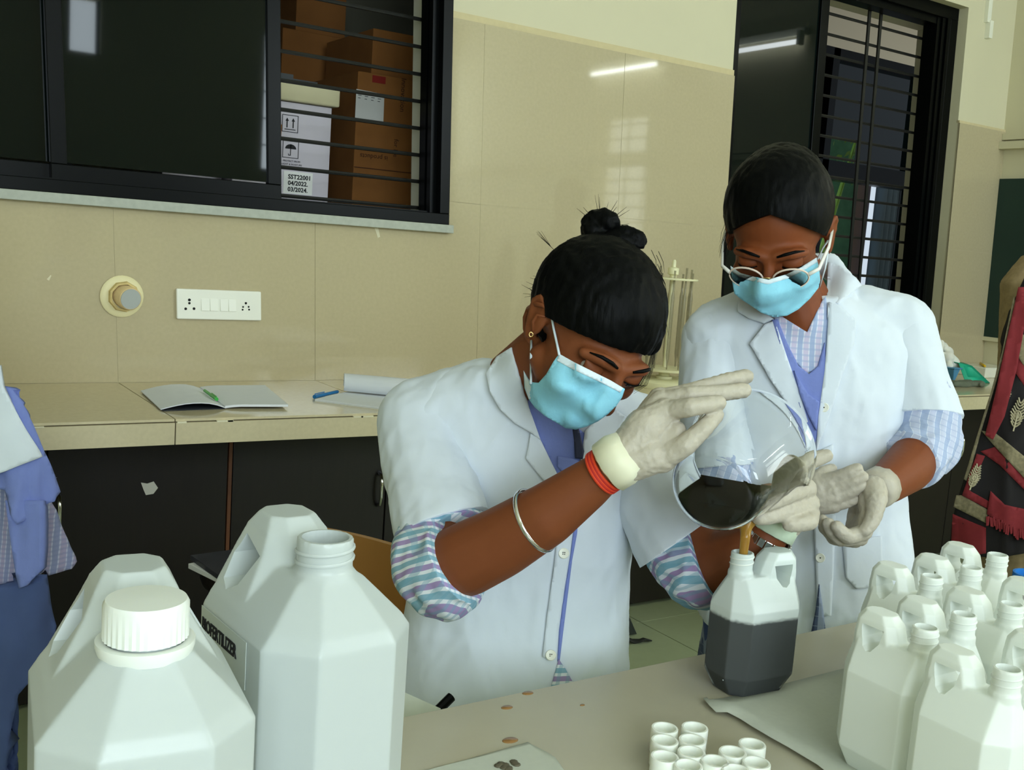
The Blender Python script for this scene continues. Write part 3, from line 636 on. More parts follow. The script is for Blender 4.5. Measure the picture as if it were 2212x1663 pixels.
s2 = sheet('paper_sheet', [(900, 1672), (1020, 1640), (1140, 1606), (1152, 1613), (1182, 1628), (1200, 1640), (1222, 1672), (1240, 1720), (920, 1720)], ZT, 'small stained paper sheet at the bottom edge of the table', curl=lambda x, y: .001)
b = MB(); c = on_z(1096, 1655, ZT+.0025)
for k in range(9): b.ellip(c+np.array([r2.uniform(-.012, .012), r2.uniform(-.008, .008), 0]), np.diag([.005, .005, .0012]), 8, 5)
b.build('stain', mat('dark_stain', srgb(92, 86, 68), .7, .4, 200), s2, True)

# ------------------------------------------------------------------ jerrycans
def hdpe(name, col, clear, rough=.3, tl_w=.25, spec=.4, ior=1.02):
    m = bpy.data.materials.new(name); m.use_nodes = True; nt = m.node_tree; N = nt.nodes; b = N['Principled BSDF']
    b.inputs['Base Color'].default_value = col; b.inputs['Roughness'].default_value = .32; b.inputs['Specular IOR Level'].default_value = spec
    tl = N.new('ShaderNodeBsdfTranslucent'); tl.inputs[0].default_value = col
    rf = N.new('ShaderNodeBsdfRefraction'); rf.inputs['IOR'].default_value = ior; rf.inputs['Roughness'].default_value = rough; rf.inputs[0].default_value = (.94, .97, .93, 1)
    m1 = N.new('ShaderNodeMixShader'); m1.inputs[0].default_value = tl_w; nt.links.new(b.outputs[0], m1.inputs[1]); nt.links.new(tl.outputs[0], m1.inputs[2])
    m2 = N.new('ShaderNodeMixShader'); m2.inputs[0].default_value = clear; nt.links.new(m1.outputs[0], m2.inputs[1]); nt.links.new(rf.outputs[0], m2.inputs[2])
    nt.links.new(m2.outputs[0], N['Material Output'].inputs[0]); return m
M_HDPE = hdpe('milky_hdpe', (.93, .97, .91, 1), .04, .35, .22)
M_HDPE_CLEAR = None
def hdpe_wet(name, dry, wet, level):
    # dry wall is milky, the wall wetted by the liquid turns clear
    m = dry.copy(); m.name = name; nt = m.node_tree; N = nt.nodes; L = nt.links; out = N['Material Output']; top = out.inputs[0].links[0].from_socket
    rf = N.new('ShaderNodeBsdfRefraction'); rf.inputs['IOR'].default_value = 1.22; rf.inputs['Roughness'].default_value = .42; rf.inputs[0].default_value = (.94, .97, .96, 1)
    gl = N.new('ShaderNodeBsdfPrincipled'); gl.inputs['Base Color'].default_value = (.8, .86, .86, 1); gl.inputs['Roughness'].default_value = .3
    mx = N.new('ShaderNodeMixShader'); mx.inputs[0].default_value = .09; L.new(rf.outputs[0], mx.inputs[1]); L.new(gl.outputs[0], mx.inputs[2])
    tc = N.new('ShaderNodeTexCoord'); sp = N.new('ShaderNodeSeparateXYZ'); L.new(tc.outputs['Object'], sp.inputs[0])
    nz = N.new('ShaderNodeTexNoise'); nz.inputs['Scale'].default_value = 260; L.new(tc.outputs['Object'], nz.inputs[0])
    ad = N.new('ShaderNodeMath'); ad.operation = 'MULTIPLY_ADD'; ad.inputs[1].default_value = .006; L.new(nz.outputs[0], ad.inputs[0]); L.new(sp.outputs[2], ad.inputs[2])
    mr = N.new('ShaderNodeMapRange'); mr.inputs[1].default_value = level+.001; mr.inputs[2].default_value = level+.006; L.new(ad.outputs[0], mr.inputs[0])
    m2 = N.new('ShaderNodeMixShader'); L.new(mr.outputs[0], m2.inputs[0]); L.new(mx.outputs[0], m2.inputs[1]); L.new(top, m2.inputs[2]); L.new(m2.outputs[0], out.inputs[0]); return m
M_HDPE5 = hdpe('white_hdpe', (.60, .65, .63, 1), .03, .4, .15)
def octa(x0, x1, hy, c, z):
    c = min(c, (x1-x0)*.49, hy*.98)
    return [(x0+c, -hy, z), (x1-c, -hy, z), (x1, -hy+c, z), (x1, hy-c, z), (x1-c, hy, z), (x0+c, hy, z), (x0, hy-c, z), (x0, -hy+c, z)]
def jerry_mesh(sections, handle, hole, neck, voxel, sm):
    b = MB(); b.ring_loft([octa(*s) for s in sections]); b.ring_loft([octa(*s) for s in handle])
    nx, nr, z0, z1 = neck
    b.lathe([(nr*1.12, z0), (nr*1.12, z0+(z1-z0)*.35), (nr*1.0, z0+(z1-z0)*.4), (nr*1.0, z1), (0, z1)], (nx, 0, 0), 28)
    me = blob(b, voxel, sm, .5)
    c = MB(); c.prism(hole, (0, -.2, 0), (1, 0, 0), (0, 0, 1), (0, .4, 0)); me = boolean(me, c)
    c = MB(); c.lathe([(0, z0+(z1-z0)*.3), (nr*.84, z0+(z1-z0)*.3), (nr*.84, z1+.02), (0, z1+.02)], (nx, 0, 0), 24); return boolean(me, c)
def smoothmesh(me, a=32): me.polygons.foreach_set('use_smooth', [True]*len(me.polygons)); me.set_sharp_from_angle(angle=math.radians(a)); return me
J1 = jerry_mesh([(-.043, .043, .027, .012, 0), (-.057, .057, .0395, .02, .026), (-.057, .057, .0395, .02, .112), (-.054, .0565, .034, .018, .122), (-.046, .0545, .019, .012, .146), (-.044, .053, .016, .01, .15)],
                [(-.012, .057, .019, .01, .115), (-.005, .0565, .0185, .01, .15), (.001, .054, .0175, .009, .168), (.010, .047, .0135, .008, .178)],
                [(.010, .163), (.040, .163), (.040, .158), (.038, .148), (.033, .140), (.026, .136), (.020, .137), (.014, .147)], (-.03, .0142, .142, .180), .0014, 3)
def thread(nx, nr, z0, z1, turns=2):
    b = MB(); path = [np.array([nx+nr*math.cos(a), nr*math.sin(a), z0+(z1-z0)*a/(2*math.pi*turns)]) for a in np.linspace(0, 2*math.pi*turns, 24*turns)]
    b.tube(path, nr*.075, 6); return b.mesh('thread')
T1 = smoothmesh(thread(-.03, .0142, .162, .176), 60); smoothmesh(J1)
def place(body, thr, m, loc, rotz, label, group, name='jerrycan'):
    t = thing(name, label, 'jerrycan', loc, group, rotz); t.scale = (1.05, 1.05, 1.05)
    o = mkobj('body', body, m, t, local=True); o2 = mkobj('neck_thread', thr, m, t, local=True); return t
G1 = 'one litre jerrycans crowded on the table'
# receiver: neck towards the left
rc = place(J1, T1, M_HDPE, (.345, -2.150, ZT+.001), math.radians(-4), 'small jerrycan half full of dark liquid, under the poured stream', G1)
rc.children[0].data = J1.copy(); rc.children[0].data.materials[0] = hdpe_wet('half_wet_hdpe', hdpe('dry_hdpe', (.86, .93, .9, 1), .06, .35, .3), None, .1)
LQ = MB(); e = .0022
LQ.ring_loft([octa(-.043+e, .043-e, .027-e, .012, e), octa(-.057+e, .057-e, .0395-e, .02, .026), octa(-.057+e, .057-e, .0395-e, .02, .1)])
M_LIQ = mat('dark_brown_liquid', srgb(20, 8, 5), .1, spec=.0)
lq = LQ.build('liquid', mat('settled_dark_liquid', srgb(12, 10, 10), .9, spec=0), rc, bevel=.002, local=True)
b = MB()
for k in range(70):
    s_ = r2.uniform(-1, 1); x_ = r2.uniform(-.05, .05); z_ = .1-abs(r2.gauss(0, .022)); face = r2.random()
    if face < .6: p = (x_*.66, -.0395+e*.5, z_)
    else: p = (-.057+e*.5, r2.uniform(-.018, .018), z_)
    b.ellip(p, np.diag([r2.uniform(.0004, .0011)]*3), 6, 4)
o = b.build('bubble', mat('pale_bubble', srgb(150, 160, 160), .5), rc, True, local=True); o['kind'] = 'stuff'
grid = [((2000, 1355), 'front row jerrycan nearest the half-full one, its handle overlapping the standing person\'s coat'),
        ((2152, 1432), 'closest jerrycan at the bottom right corner with a bright streak on its side'),
        ((2078, 1330), 'second jerrycan of the front row, right of the one nearest the half-full jerrycan'),
        ((2180, 1306), 'third jerrycan of the front row, near the right picture edge'),
        ((2027, 1250), 'left jerrycan of the back row, just in front of the white coat'),
        ((2115, 1232), 'middle jerrycan of the back row, between two look-alikes'),
        ((2173, 1206), 'rearmost jerrycan with the printed shawl showing through its handle')]
for (x, y), lab in grid:
    q = on_z(x, y, ZT+.183); k_ = grid.index(((x, y), lab)); dx, dy = ((-.002, -.002), (-.004, -.016), (.006, .0), (.004, -.002), (-.002, .008), (.0, .01), (.004, .014))[k_]
    jc = place(J1, T1, M_HDPE, (q[0]+dx, q[1]+.03+dy, ZT+.001), math.pi/2+math.radians(r2.uniform(-2, 2)), lab, G1); jc.scale = (.98, .98, 1.02)
for (x, y), lab in (((2205, 1375), 'jerrycan cut by the right picture edge, beside the closest one'), ((2190, 1258), 'jerrycan cut by the right picture edge in the back row')):
    q = on_z(x, y, ZT+.178); jc = place(J1, T1, M_HDPE, (q[0]+.012, q[1]-.035, ZT+.001), math.pi/2, lab, G1); jc.scale = (.98, .98, 1.02)
# five litre cans
J5 = jerry_mesh([(-.075, .075, .05, .02, 0), (-.095, .095, .068, .034, .025), (-.095, .095, .068, .034, .238), (-.09, .094, .060, .03, .249), (-.058, .088, .030, .015, .281), (-.055, .08, .024, .012, .284)],
                [(-.035, .095, .067, .034, .232), (-.022, .093, .053, .026, .258), (-.004, .086, .036, .018, .288), (.008, .078, .028, .014, .306), (.022, .066, .021, .010, .318)],
                [(.018, .288), (.056, .298), (.062, .28), (.056, .26), (.042, .254), (.028, .262)], (-.03, .0235, .27, .314), .002, 3); smoothmesh(J5)
T5 = smoothmesh(thread(-.03, .0235, .292, .309), 60)
G5 = 'five litre jerrycans in the foreground'
def place5(px, py, d, ang, lab):
    q = at(px, py, d); t = thing('large_jerrycan', lab, 'jerrycan', (0, 0, 0), G5); a = ang
    z0 = ZT+.001; t.rotation_euler = (0, 0, a); t.location = (q[0]+.03*math.cos(a), q[1]+.03*math.sin(a), z0)
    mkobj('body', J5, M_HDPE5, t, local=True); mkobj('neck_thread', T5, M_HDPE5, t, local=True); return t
def dir_ang(x0, y0, d0, x1, y1, d1): v = at(x1, y1, d1)-at(x0, y0, d0); return math.atan2(v[1], v[0])
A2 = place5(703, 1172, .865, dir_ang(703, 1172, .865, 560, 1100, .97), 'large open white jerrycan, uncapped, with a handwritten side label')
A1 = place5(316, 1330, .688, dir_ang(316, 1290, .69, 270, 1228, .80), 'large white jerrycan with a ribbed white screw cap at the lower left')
def cap5(parent):
    b = MB(); n = 72; pr_ = [(.0, .291), (.0268, .291), (.0268, .314), (.0258, .317), (.0, .318)]
    rings = []
    for r, z in pr_: rings.append([np.array([-.03+max(r, 1e-5)*(1+(.028 if (k % 2 and .28 < z < .3145) else 0))*math.cos(2*math.pi*k/n), max(r, 1e-5)*(1+(.028 if (k % 2 and .28 < z < .3145) else 0))*math.sin(2*math.pi*k/n), z]) for k in range(n)])
    b.ring_loft(rings); c = b.build('cap', M_CAPW, parent, True, angle=30, local=True)
    b = MB(); b.lathe([(.0262, .28), (.030, .28), (.0318, .286), (.0318, .2895), (.0262, .2895)], (-.03, 0, 0), 40, closed=True); b.build('tamper_ring', M_CAPW, c, True, angle=30, local=True)
M_CAPW = mat('white_cap_plastic', srgb(228, 232, 224), .38, sss=.1)
cap5(A1)
# label on the open can, on its left long side
b = MB(); b.prism([(-.035, .196), (.061, .196), (.061, .236), (-.035, .236)], (0, .0683, 0), (1, 0, 0), (0, 0, 1), (0, .0006, 0))
lb = b.build('side_label', mat('grey_label', srgb(196, 204, 196), .6), A2, local=True)
me = text_mesh('BIOFERTILIZER', .019, .0004)
for v in me.vertices: v.co = Vector((.058-v.co[0]*.6, .0693+v.co[2], .216+v.co[1]*.85))
mkobj('lettering', me, M_INK, lb, local=True)
# vial caps
M_VCAP = mat('white_vial_cap', srgb(240, 243, 232), .4, sss=.15)
b = MB(); R_ = .0155; H_ = .03
b.lathe([(0, 0), (R_*.96, 0), (R_, .001), (R_, H_-.001), (R_-.0006, H_), (R_-.0026, H_), (R_-.003, H_-.001), (R_-.003, H_-.011), (R_*.72, H_-.0115), (R_*.7, H_-.014), (R_*.6, H_-.016), (0, H_-.016)], (0, 0, 0), 28)
VC = smoothmesh(b.mesh('cap_shell'), 35)
capd = [((1436, 1572), 'white cap at the far left corner of the cap group'), ((1501, 1571), 'white cap standing alone at the far right of the two rear caps'), ((1436, 1599), 'white cap second in the left row of caps'), ((1496, 1598), 'white cap second in the row behind the front caps'),
        ((1436, 1634), 'white cap at the near end of the left row'), ((1494, 1624), 'white cap third in the second row'), ((1487, 1653), 'white cap cut by the lower picture edge in the second row'), ((1545, 1644), 'white cap in the middle of the front row'),
        ((1583, 1624), 'white cap behind the right end of the front row'), ((1625, 1607), 'rightmost rear white cap beside the torn paper edge'), ((1634, 1647), 'white cap at the near right corner of the group'), ((1590, 1664), 'white cap lowest in view at the picture edge')]
for (x, y), lab in capd:
    q = on_z(x, y, ZT+H_); o = mkobj('vial_cap', VC, M_VCAP); o.location = (q[0], q[1], ZT+.0005); tag(o, lab, 'cap', 'white caps on the table')

# ------------------------------------------------------------------ behind the table: chair, magazines, bag
M_CHAIR = mat('tan_plastic', srgb(168, 120, 62), .4, .1, 6)
def at_floor_y(px, py, Y): return on_y(px, py, Y)
chx = on_y(790, 1165, -1.15); zt_ = chx[2]
c0 = np.array([chx[0]-.04, -1.15, 0]); t = thing('plastic_chair', 'tan moulded plastic chair standing behind the open jerrycan', 'chair', c0)
def cloc(x, y, z): return c0+np.array([x, y, z])
bk = []
for k in range(13):
    u = -1+2*k/12; bk.append(u)
b = MB(); zs = zt_
def back_pt(u, z, th): return cloc(.235*u*(1 if z > .5 else .95), .03-.05*u*u+(.06*(z-.45)) + th, z)
rows = []
for k in range(9):
    z = .46+(zs-.46)*k/8; wr = 1 if k < 6 else math.sqrt(max(.0, 1-((k-6)/2.6)**2))*.22+.78
    rows.append([back_pt(u*wr, z, 0) for u in bk]+[back_pt(u*wr, z, .014) for u in reversed(bk)])
b.ring_loft(rows); b.build('backrest', M_CHAIR, t, True, angle=50)
b = MB(); b.hexa([cloc(-.22, -.42, .42), cloc(.22, -.42, .42), cloc(.21, .03, .42), cloc(-.21, .03, .42), cloc(-.22, -.42, .445), cloc(.22, -.42, .445), cloc(.21, .03, .445), cloc(-.21, .03, .445)]); b.build('seat', M_CHAIR, t, bevel=.012, seg=3)
for sx in (-1, 1):
    for (ya, yb2) in ((-.4, -.44), (.02, .08)):
        b = MB(); b.tube([cloc(.2*sx, ya, .43), cloc(.225*sx, yb2, 0)], [.024, .018], 4); b.build('leg', M_CHAIR, t)
t.rotation_euler = (0, 0, math.radians(-62))
# magazines on a stool
q = on_y(462, 1205, -.78); t = thing('stool', 'dark round stool behind the two large jerrycans', 'stool', (q[0]+.14, -.78, 0))
sc_ = np.array([q[0]+.14, -.78, 0]); zst = q[2]-.04
b = MB(); b.lathe([(0, zst-.03), (.16, zst-.03), (.165, zst-.015), (.16, zst), (0, zst)], sc_, 28); b.build('seat', M_LAM, t, True, angle=40)
for k in range(4):
    a = k*math.pi/2+.4; b = MB(); b.tube([sc_+np.array([.12*math.cos(a), .12*math.sin(a), zst-.03]), sc_+np.array([.17*math.cos(a), .17*math.sin(a), 0])], .012, 8); b.build('leg', M_BLACK, t)
for k, (m_, rz) in enumerate(((M_PAPER, .25), (mat('dark_magazine', srgb(60, 60, 66), .4, .4, 20), .1))):
    b = MB(); b.box((-.14, -.1, 0), (.14, .1, .012)); o = b.build('magazine', m_, bevel=.001); o.location = (sc_[0]-.02, sc_[1], zst+.0005+.0125*k); o.rotation_euler = (0, 0, rz); tag(o, ('pale magazine under a dark one on the stool', 'dark covered magazine on top of the stool')[k], 'magazine')
# bag and umbrella on the floor
M_BAG = mat('dark_olive_canvas', srgb(40, 42, 36), .8, .2, 60, .3, 200)
q = on_z(1362, 1372, .0)
t = thing('bag', 'dark canvas bag with loose straps on the floor behind the seated person', 'bag', q)
b = MB(); b.ellip(q+np.array([-.18, .06, .13]), np.array([[.12, 0, 0], [0, .06, 0], [0, 0, .13]])); mkobj('bag_body', blob(b, .008, 2), M_BAG, t, True)
fl = [on_y(x, y, q[1]-.02) for x, y in ((1345, 1332), (1362, 1335), (1369, 1352), (1377, 1370), (1359, 1372), (1345, 1368))]
b = MB(); b.ring_loft([fl, [p+np.array([-.004, .02, 0]) for p in fl]]); b.build('flap', mat('dark_grey_flap', srgb(44, 50, 46), .5), t, bevel=.003)
b = MB(); b.tube([on_z(x, y, z) for x, y, z in ((1338, 1360, .06), (1352, 1378, .03), (1368, 1385, .008), (1382, 1384, .012), (1392, 1380, .02), (1404, 1383, .008))], [.012, .014, .015, .014, .013, .01], 8, flat=.3); b.build('strap', M_BAG, t, True)
b = MB(); b.tube([on_y(x, y, q[1]-.03) for x, y in ((1340, 1330), (1344, 1345), (1343, 1362))], .008, 8, flat=.4); b.build('buckle_strap', mat('orange_tab', srgb(200, 140, 50), .6), t, True)
um = [on_y(x, y, q[1]+.03) for x, y in ((1334, 1390), (1337, 1340), (1341, 1300), (1343, 1268), (1344, 1256))]
t = thing('umbrella', 'folded dark umbrella leaning upright beside the bag', 'umbrella', um[0])
b = MB(); b.tube(um, [.02, .026, .022, .014, .01], 12); b.build('folded_canopy', M_BAG, t, True)
b = MB(); r_ = .012; b.tube([um[-1]+np.array([r_*math.cos(a), -.004, r_+r_*math.sin(a)]) for a in np.linspace(0, 6.0, 16)], .0035, 6); b.build('ring', M_CHROME, t, True)
b = MB(); b.tube([on_y(x, y, q[1]+.02) for x, y in ((1347, 1290), (1350, 1310), (1357, 1324))], .008, 6, flat=.4); b.build('strap', M_BAG, t, True)
# ------------------------------------------------------------------ people: tools
RH = nrm(np.array([CR[0], CR[1], 0])); TOW = nrm(np.array([-CF[0], -CF[1], 0])); EZ = np.array([0, 0, 1.])
def decal_mesh(name, poly, bvh, offset, step=7, smooth=6, bulge=None, keep=False):
    n = len(poly); xs = [p[0] for p in poly]; ys = [p[1] for p in poly]
    dense = []
    for i in range(n):
        a, b = np.array(poly[i], float), np.array(poly[(i+1) % n], float); k = max(1, int(np.linalg.norm(b-a)/step))
        for j in range(k): dense.append(a+(b-a)*j/k)
    m = len(dense); pts = [Vector((float(p[0]), float(p[1]))) for p in dense]
    gx = np.arange(min(xs)+step*.5, max(xs), step); gy = np.arange(min(ys)+step*.5, max(ys), step)
    D = np.array(dense)
    for i, x in enumerate(gx):
        for y in gy:
            q = np.array([x+.13*step*((i % 2)*2-1), y+.07*step])
            if np.min(np.sum((D-q)**2, 1)) > (step*.45)**2: pts.append(Vector((float(q[0]), float(q[1]))))
    r = delaunay_2d_cdt(pts, [(i, (i+1) % m) for i in range(m)], [], 1, 1e-5)
    V = np.array([[v[0], v[1]] for v in r[0]]); T = [list(f) for f in r[2]]
    d = np.full(len(V), np.nan); C0 = Vector(CAM)
    for i, (x, y) in enumerate(V):
        dr = ray(x, y); L = np.linalg.norm(dr); h = bvh.ray_cast(C0, Vector(dr/L))
        if h[0] is not None: d[i] = h[3]/L
    ok = ~np.isnan(d)
    if not ok.all():
        idx = np.where(ok)[0]
        for i in np.where(~ok)[0]:
            ds = np.sum((V[idx]-V[i])**2, 1); near = idx[np.argsort(ds)[:4]]; d[i] = d[near].mean()
    nb = [set() for _ in V]
    for f in T:
        for a in range(len(f)): nb[f[a]].add(f[(a+1) % len(f)]); nb[f[(a+1) % len(f)]].add(f[a])
    if keep:
        for _ in range(3): d = np.array([min(d[i], min(d[list(nb[i])]) if nb[i] else d[i]) for i in range(len(V))])
    raw = d.copy()
    for _ in range(smooth):
        d = np.array([.5*d[i]+.5*np.mean(d[list(nb[i])]) if nb[i] else d[i] for i in range(len(V))])
    if keep: d = np.minimum(d, raw)
    P = []
    for i, (x, y) in enumerate(V):
        o = offset(x, y) if callable(offset) else offset
        P.append(CAM+ray(x, y)*(d[i]-o-(bulge(x, y) if bulge else 0)))
    me = bpy.data.meshes.new(name); me.from_pydata([tuple(map(float, p)) for p in P], [], T); me.update()
    # normals towards the camera
    if me.polygons:
        s = sum((Vector(CAM)-p.center).dot(p.normal) for p in me.polygons)
        if s < 0: me.flip_normals()
    return me
def decal(name, poly, bvh, offset, thick, m, parent, step=7, smooth=6, bulge=None, keep=False):
    me = decal_mesh(name, poly, bvh, offset, step, smooth, bulge, keep); o = mkobj(name, me, m, parent, True)
    s = o.modifiers.new('sol', 'SOLIDIFY'); s.thickness = thick; s.offset = -1; return o
def surf(px, py, bvh, off=0.0, dflt=1.5):
    dr = ray(px, py); L = np.linalg.norm(dr); h = bvh.ray_cast(Vector(CAM), Vector(dr/L)); d = h[3]/L if h[0] is not None else dflt; return CAM+dr*(d-off)
def ring(c, a, b, ax, ay, n=28, e=2.3):
    out = []
    for k in range(n):
        t = 2*math.pi*k/n; ct, st = math.cos(t), math.sin(t)
        out.append(c+ax*a*math.copysign(abs(ct)**(2/e), ct)+ay*b*math.copysign(abs(st)**(2/e), st))
    return out
def folds(me, amp, scale, stretch=(1, 1, .35), seed=0, fn=None):
    from mathutils import noise
    off = Vector((seed*3.1, seed*1.7, seed*.9)); me.update()
    N = [v.normal.copy() for v in me.vertices]
    for v, nn in zip(me.vertices, N):
        p = Vector((v.co[0]*stretch[0], v.co[1]*stretch[1], v.co[2]*stretch[2]))*scale+off
        w_ = fn(v.co) if fn else 1
        q = noise.noise(p)+.5*noise.noise(p*2.1)
        v.co += nn*(amp*w_*(1-2*abs(q)))
    me.update(); return me
def A(*pts): return [at(*p) for p in pts]
# materials
M_SKIN = mat('brown_skin', srgb(120, 66, 36), .55, .1, 14, .05, 300, sss=.05, spec=.28)
M_SKIN2 = mat('warm_brown_skin', srgb(120, 62, 30), .55, .1, 14, .05, 300, sss=.05, spec=.28)
M_COAT = mat('white_cotton_coat', srgb(211, 219, 228), .8, .015, 30, .25, 26, sheen=.15, bdist=.004)
M_HAIR = mat('black_hair', srgb(4, 5, 5), .5, .3, 60, .4, 220, spec=.09, stretch=(1, 1, .25))
M_GLOVE = mat('white_latex', srgb(182, 174, 158), .5, .07, 40, .5, 70, sss=.15, bdist=.004)
M_MASK = mat('pale_blue_mask', srgb(140, 206, 228), .75, .04, 120, .2, 260)
M_MASKW = mat('white_mask_edge', srgb(214, 228, 236), .75)
M_BLUE_CLOTH = mat('lavender_blue_cloth', srgb(116, 130, 192), .85, .08, 30, .3, 60, bdist=.004)
M_NAVY = mat('navy_ribbon', srgb(22, 28, 58), .6)
M_GOLD = mat('gold', (.85, .6, .25, 1), .3, metal=1)
M_EYEW = mat('eye_white', srgb(190, 180, 170), .3); M_IRIS = mat('dark_iris', srgb(16, 10, 8), .15)
def mat_check(name, base, c1, c2, per, rotx, roty, rotz, w1=.5, w2=.42, c3=None, rough=.85):
    """woven check: two stripe families in the cloth plane"""
    m = bpy.data.materials.new(name); m.use_nodes = True; nt = m.node_tree; N = nt.nodes; L = nt.links; b = N['Principled BSDF']; b.inputs['Roughness'].default_value = rough
    tc = N.new('ShaderNodeTexCoord'); mp = N.new('ShaderNodeMapping'); mp.inputs['Rotation'].default_value = (rotx, roty, rotz); L.new(tc.outputs['Object'], mp.inputs[0])
    nz = N.new('ShaderNodeTexNoise'); nz.inputs['Scale'].default_value = 18; L.new(tc.outputs['Object'], nz.inputs[0])
    sp = N.new('ShaderNodeSeparateXYZ')
    ad = N.new('ShaderNodeMixRGB'); ad.blend_type = 'ADD'; ad.inputs[0].default_value = .006; L.new(mp.outputs[0], ad.inputs[1]); L.new(nz.outputs[1], ad.inputs[2]); L.new(ad.outputs[0], sp.inputs[0])
    def stripe(sock, period, width, phase=0):
        mu = N.new('ShaderNodeMath'); mu.operation = 'MULTIPLY_ADD'; mu.inputs[1].default_value = 1/period; mu.inputs[2].default_value = phase; L.new(sock, mu.inputs[0])
        fr = N.new('ShaderNodeMath'); fr.operation = 'FRACT'; L.new(mu.outputs[0], fr.inputs[0])
        lt = N.new('ShaderNodeMath'); lt.operation = 'LESS_THAN'; lt.inputs[1].default_value = width; L.new(fr.outputs[0], lt.inputs[0]); return lt.outputs[0]
    def over(prev, col, fac_sock, k):
        mu = N.new('ShaderNodeMath'); mu.operation = 'MULTIPLY'; mu.inputs[1].default_value = k; L.new(fac_sock, mu.inputs[0])
        mx = N.new('ShaderNodeMixRGB'); mx.inputs[2].default_value = col; L.new(mu.outputs[0], mx.inputs[0])
        if isinstance(prev, tuple): mx.inputs[1].default_value = prev
        else: L.new(prev, mx.inputs[1])
        return mx.outputs[0]
    c = over(base, c1, stripe(sp.outputs[0], per*2, w1*.5), .85)
    c = over(c, c2, stripe(sp.outputs[0], per*2, w1*.5, .5), .85)
    c = over(c, c3 or c1, stripe(sp.outputs[2], per, w2), .45)
    L.new(c, b.inputs['Base Color']); return m

def head(name_root, parent, Rm, t, sc, skin, hair_fn, extra=None):
    """skin head primitives are returned as an MB in world space"""
    Rm = np.array(Rm); t = np.array(t)
    def H(x, y, z): return Rm@(np.array([x, y, z])*sc)+t
    def Hax(a, b, c): return (Rm*np.array([a, b, c])[None, :]*sc).T
    b = MB()
    b.ellip(H(0, -.018, .03), Hax(.074, .094, .084), 28, 18)
    b.ellip(H(0, .028, -.022), Hax(.063, .064, .088), 28, 18)
    b.chain([H(-.05, .005, -.05), H(-.022, .06, -.08), H(.022, .06, -.08), H(.05, .005, -.05)], [.02*sc, .019*sc, .019*sc, .02*sc])
    b.ellip(H(0, .062, -.081), Hax(.022, .017, .016)); b.ellip(H(0, .083, -.062), Hax(.026, .016, .02))
    b.chain([H(0, .09, .012), H(0, .104, -.014), H(0, .11, -.03)], [.008*sc, .01*sc, .0125*sc]); b.ellip(H(.011, .096, -.034), Hax(.009, .011, .009)); b.ellip(H(-.011, .096, -.034), Hax(.009, .011, .009))
    for s in (-1, 1):
        b.ellip(H(.04*s, .06, -.026), Hax(.024, .022, .022)); b.chain([H(.01*s, .088, .02), H(.034*s, .085, .024), H(.052*s, .068, .016)], [.009*sc, .0095*sc, .008*sc])
        b.ellip(H(.079*s, -.014, -.005), Hax(.007, .019, .03)); b.chain([H(.076*s, -.002, -.018), H(.082*s, -.008, .018), H(.087*s, -.024, .024), H(.088*s, -.034, .01), H(.084*s, -.026, -.014), H(.079*s, -.01, -.032)], [.004*sc, .0045*sc, .005*sc, .005*sc, .0048*sc, .0065*sc], 8)
    return b, H, Hax
def eyes(parent, H, Hax, Rm, sc, skin, down=.35):
    out = []
    for s in (-1, 1):
        c = H(.032*s, .0745, .001); b = MB(); b.ellip(c, Hax(.0155, .0125, .0115), 20, 12); e = b.build('eye', M_EYEW, parent, True)
        g = nrm(np.array(Rm)@np.array([0, 1, -down])); b = MB(); b.ellip(c+g*.0072*sc, Hax(.0066, .0066, .0066), 14, 8); b.build('iris', M_IRIS, e, True)
        # upper lid with lashes
        b = MB(); rows = []
        for i in range(7):
            th = math.radians(-4+i*16)
            rows.append([H(.032*s+.0185*math.sin(u), .0745+.0155*math.cos(u)*math.cos(th), .001+.014*math.sin(th)) for u in np.linspace(-1.25, 1.25, 11)]+[H(.032*s+.0165*math.sin(u), .0745+.0138*math.cos(u)*math.cos(th), .001+.0125*math.sin(th)) for u in np.linspace(1.25, -1.25, 11)])
        b.ring_loft(rows); out.append(b.build('eyelid', skin, e, True).data); out.append(e.data)
        b = MB(); b.tube([H(.032*s+.018*math.sin(u), .0745+.0158*math.cos(u), -.0002) for u in np.linspace(-1.25, 1.25, 11)], .0011*sc, 5); b.build('lashes', M_HAIR, e, True)
        b = MB(); b.tube([H(s*x, y, z) for x, y, z in ((.013, .0955, .024), (.026, .0955, .0295), (.04, .0885, .030), (.052, .0775, .025))], [.0012*sc, .0019*sc, .0017*sc, .0006*sc], 6, flat=1.5); b.build('eyebrow', M_HAIR, parent, True)
    return out
def strands(paths, r=.00038):
    b = MB()
    for p in paths: b.tube(p, [r]*(len(p)-1)+[r*.4], 4)
    return b
def glove(name, parent, wrist, palm, fingers, voxel=.0021, cuff=None, m=None, sm=3):
    """wrist: (pt, r); palm: list of (pt, r) chained from wrist to each knuckle; fingers: list of (pts, radii)"""
    b = MB()
    for pts, rr in fingers: b.chain(pts, rr)
    for pts, rr in palm: b.chain(pts, rr)
    me = blob(b, voxel, sm, .5); return mkobj(name, folds(me, .0007, 90, (1, 1, 1), 2), m or M_GLOVE, parent, True), me
# ------------------------------------------------------------------ seated person pouring
SR = [[-0.9798696, -0.1300804, 0.1514419], [0.0175525, -0.8117771, -0.5837036], [0.1988655, -0.5692952, 0.7977189]]
ST = [.202, -1.9285, 1.1999]
P1 = thing('person', 'seated person in a white lab coat and blue mask pouring from the glass beaker', 'person', (.17, -1.66, 0))
hb, H, Hax = head('s', P1, SR, ST, 1.03, M_SKIN, None)
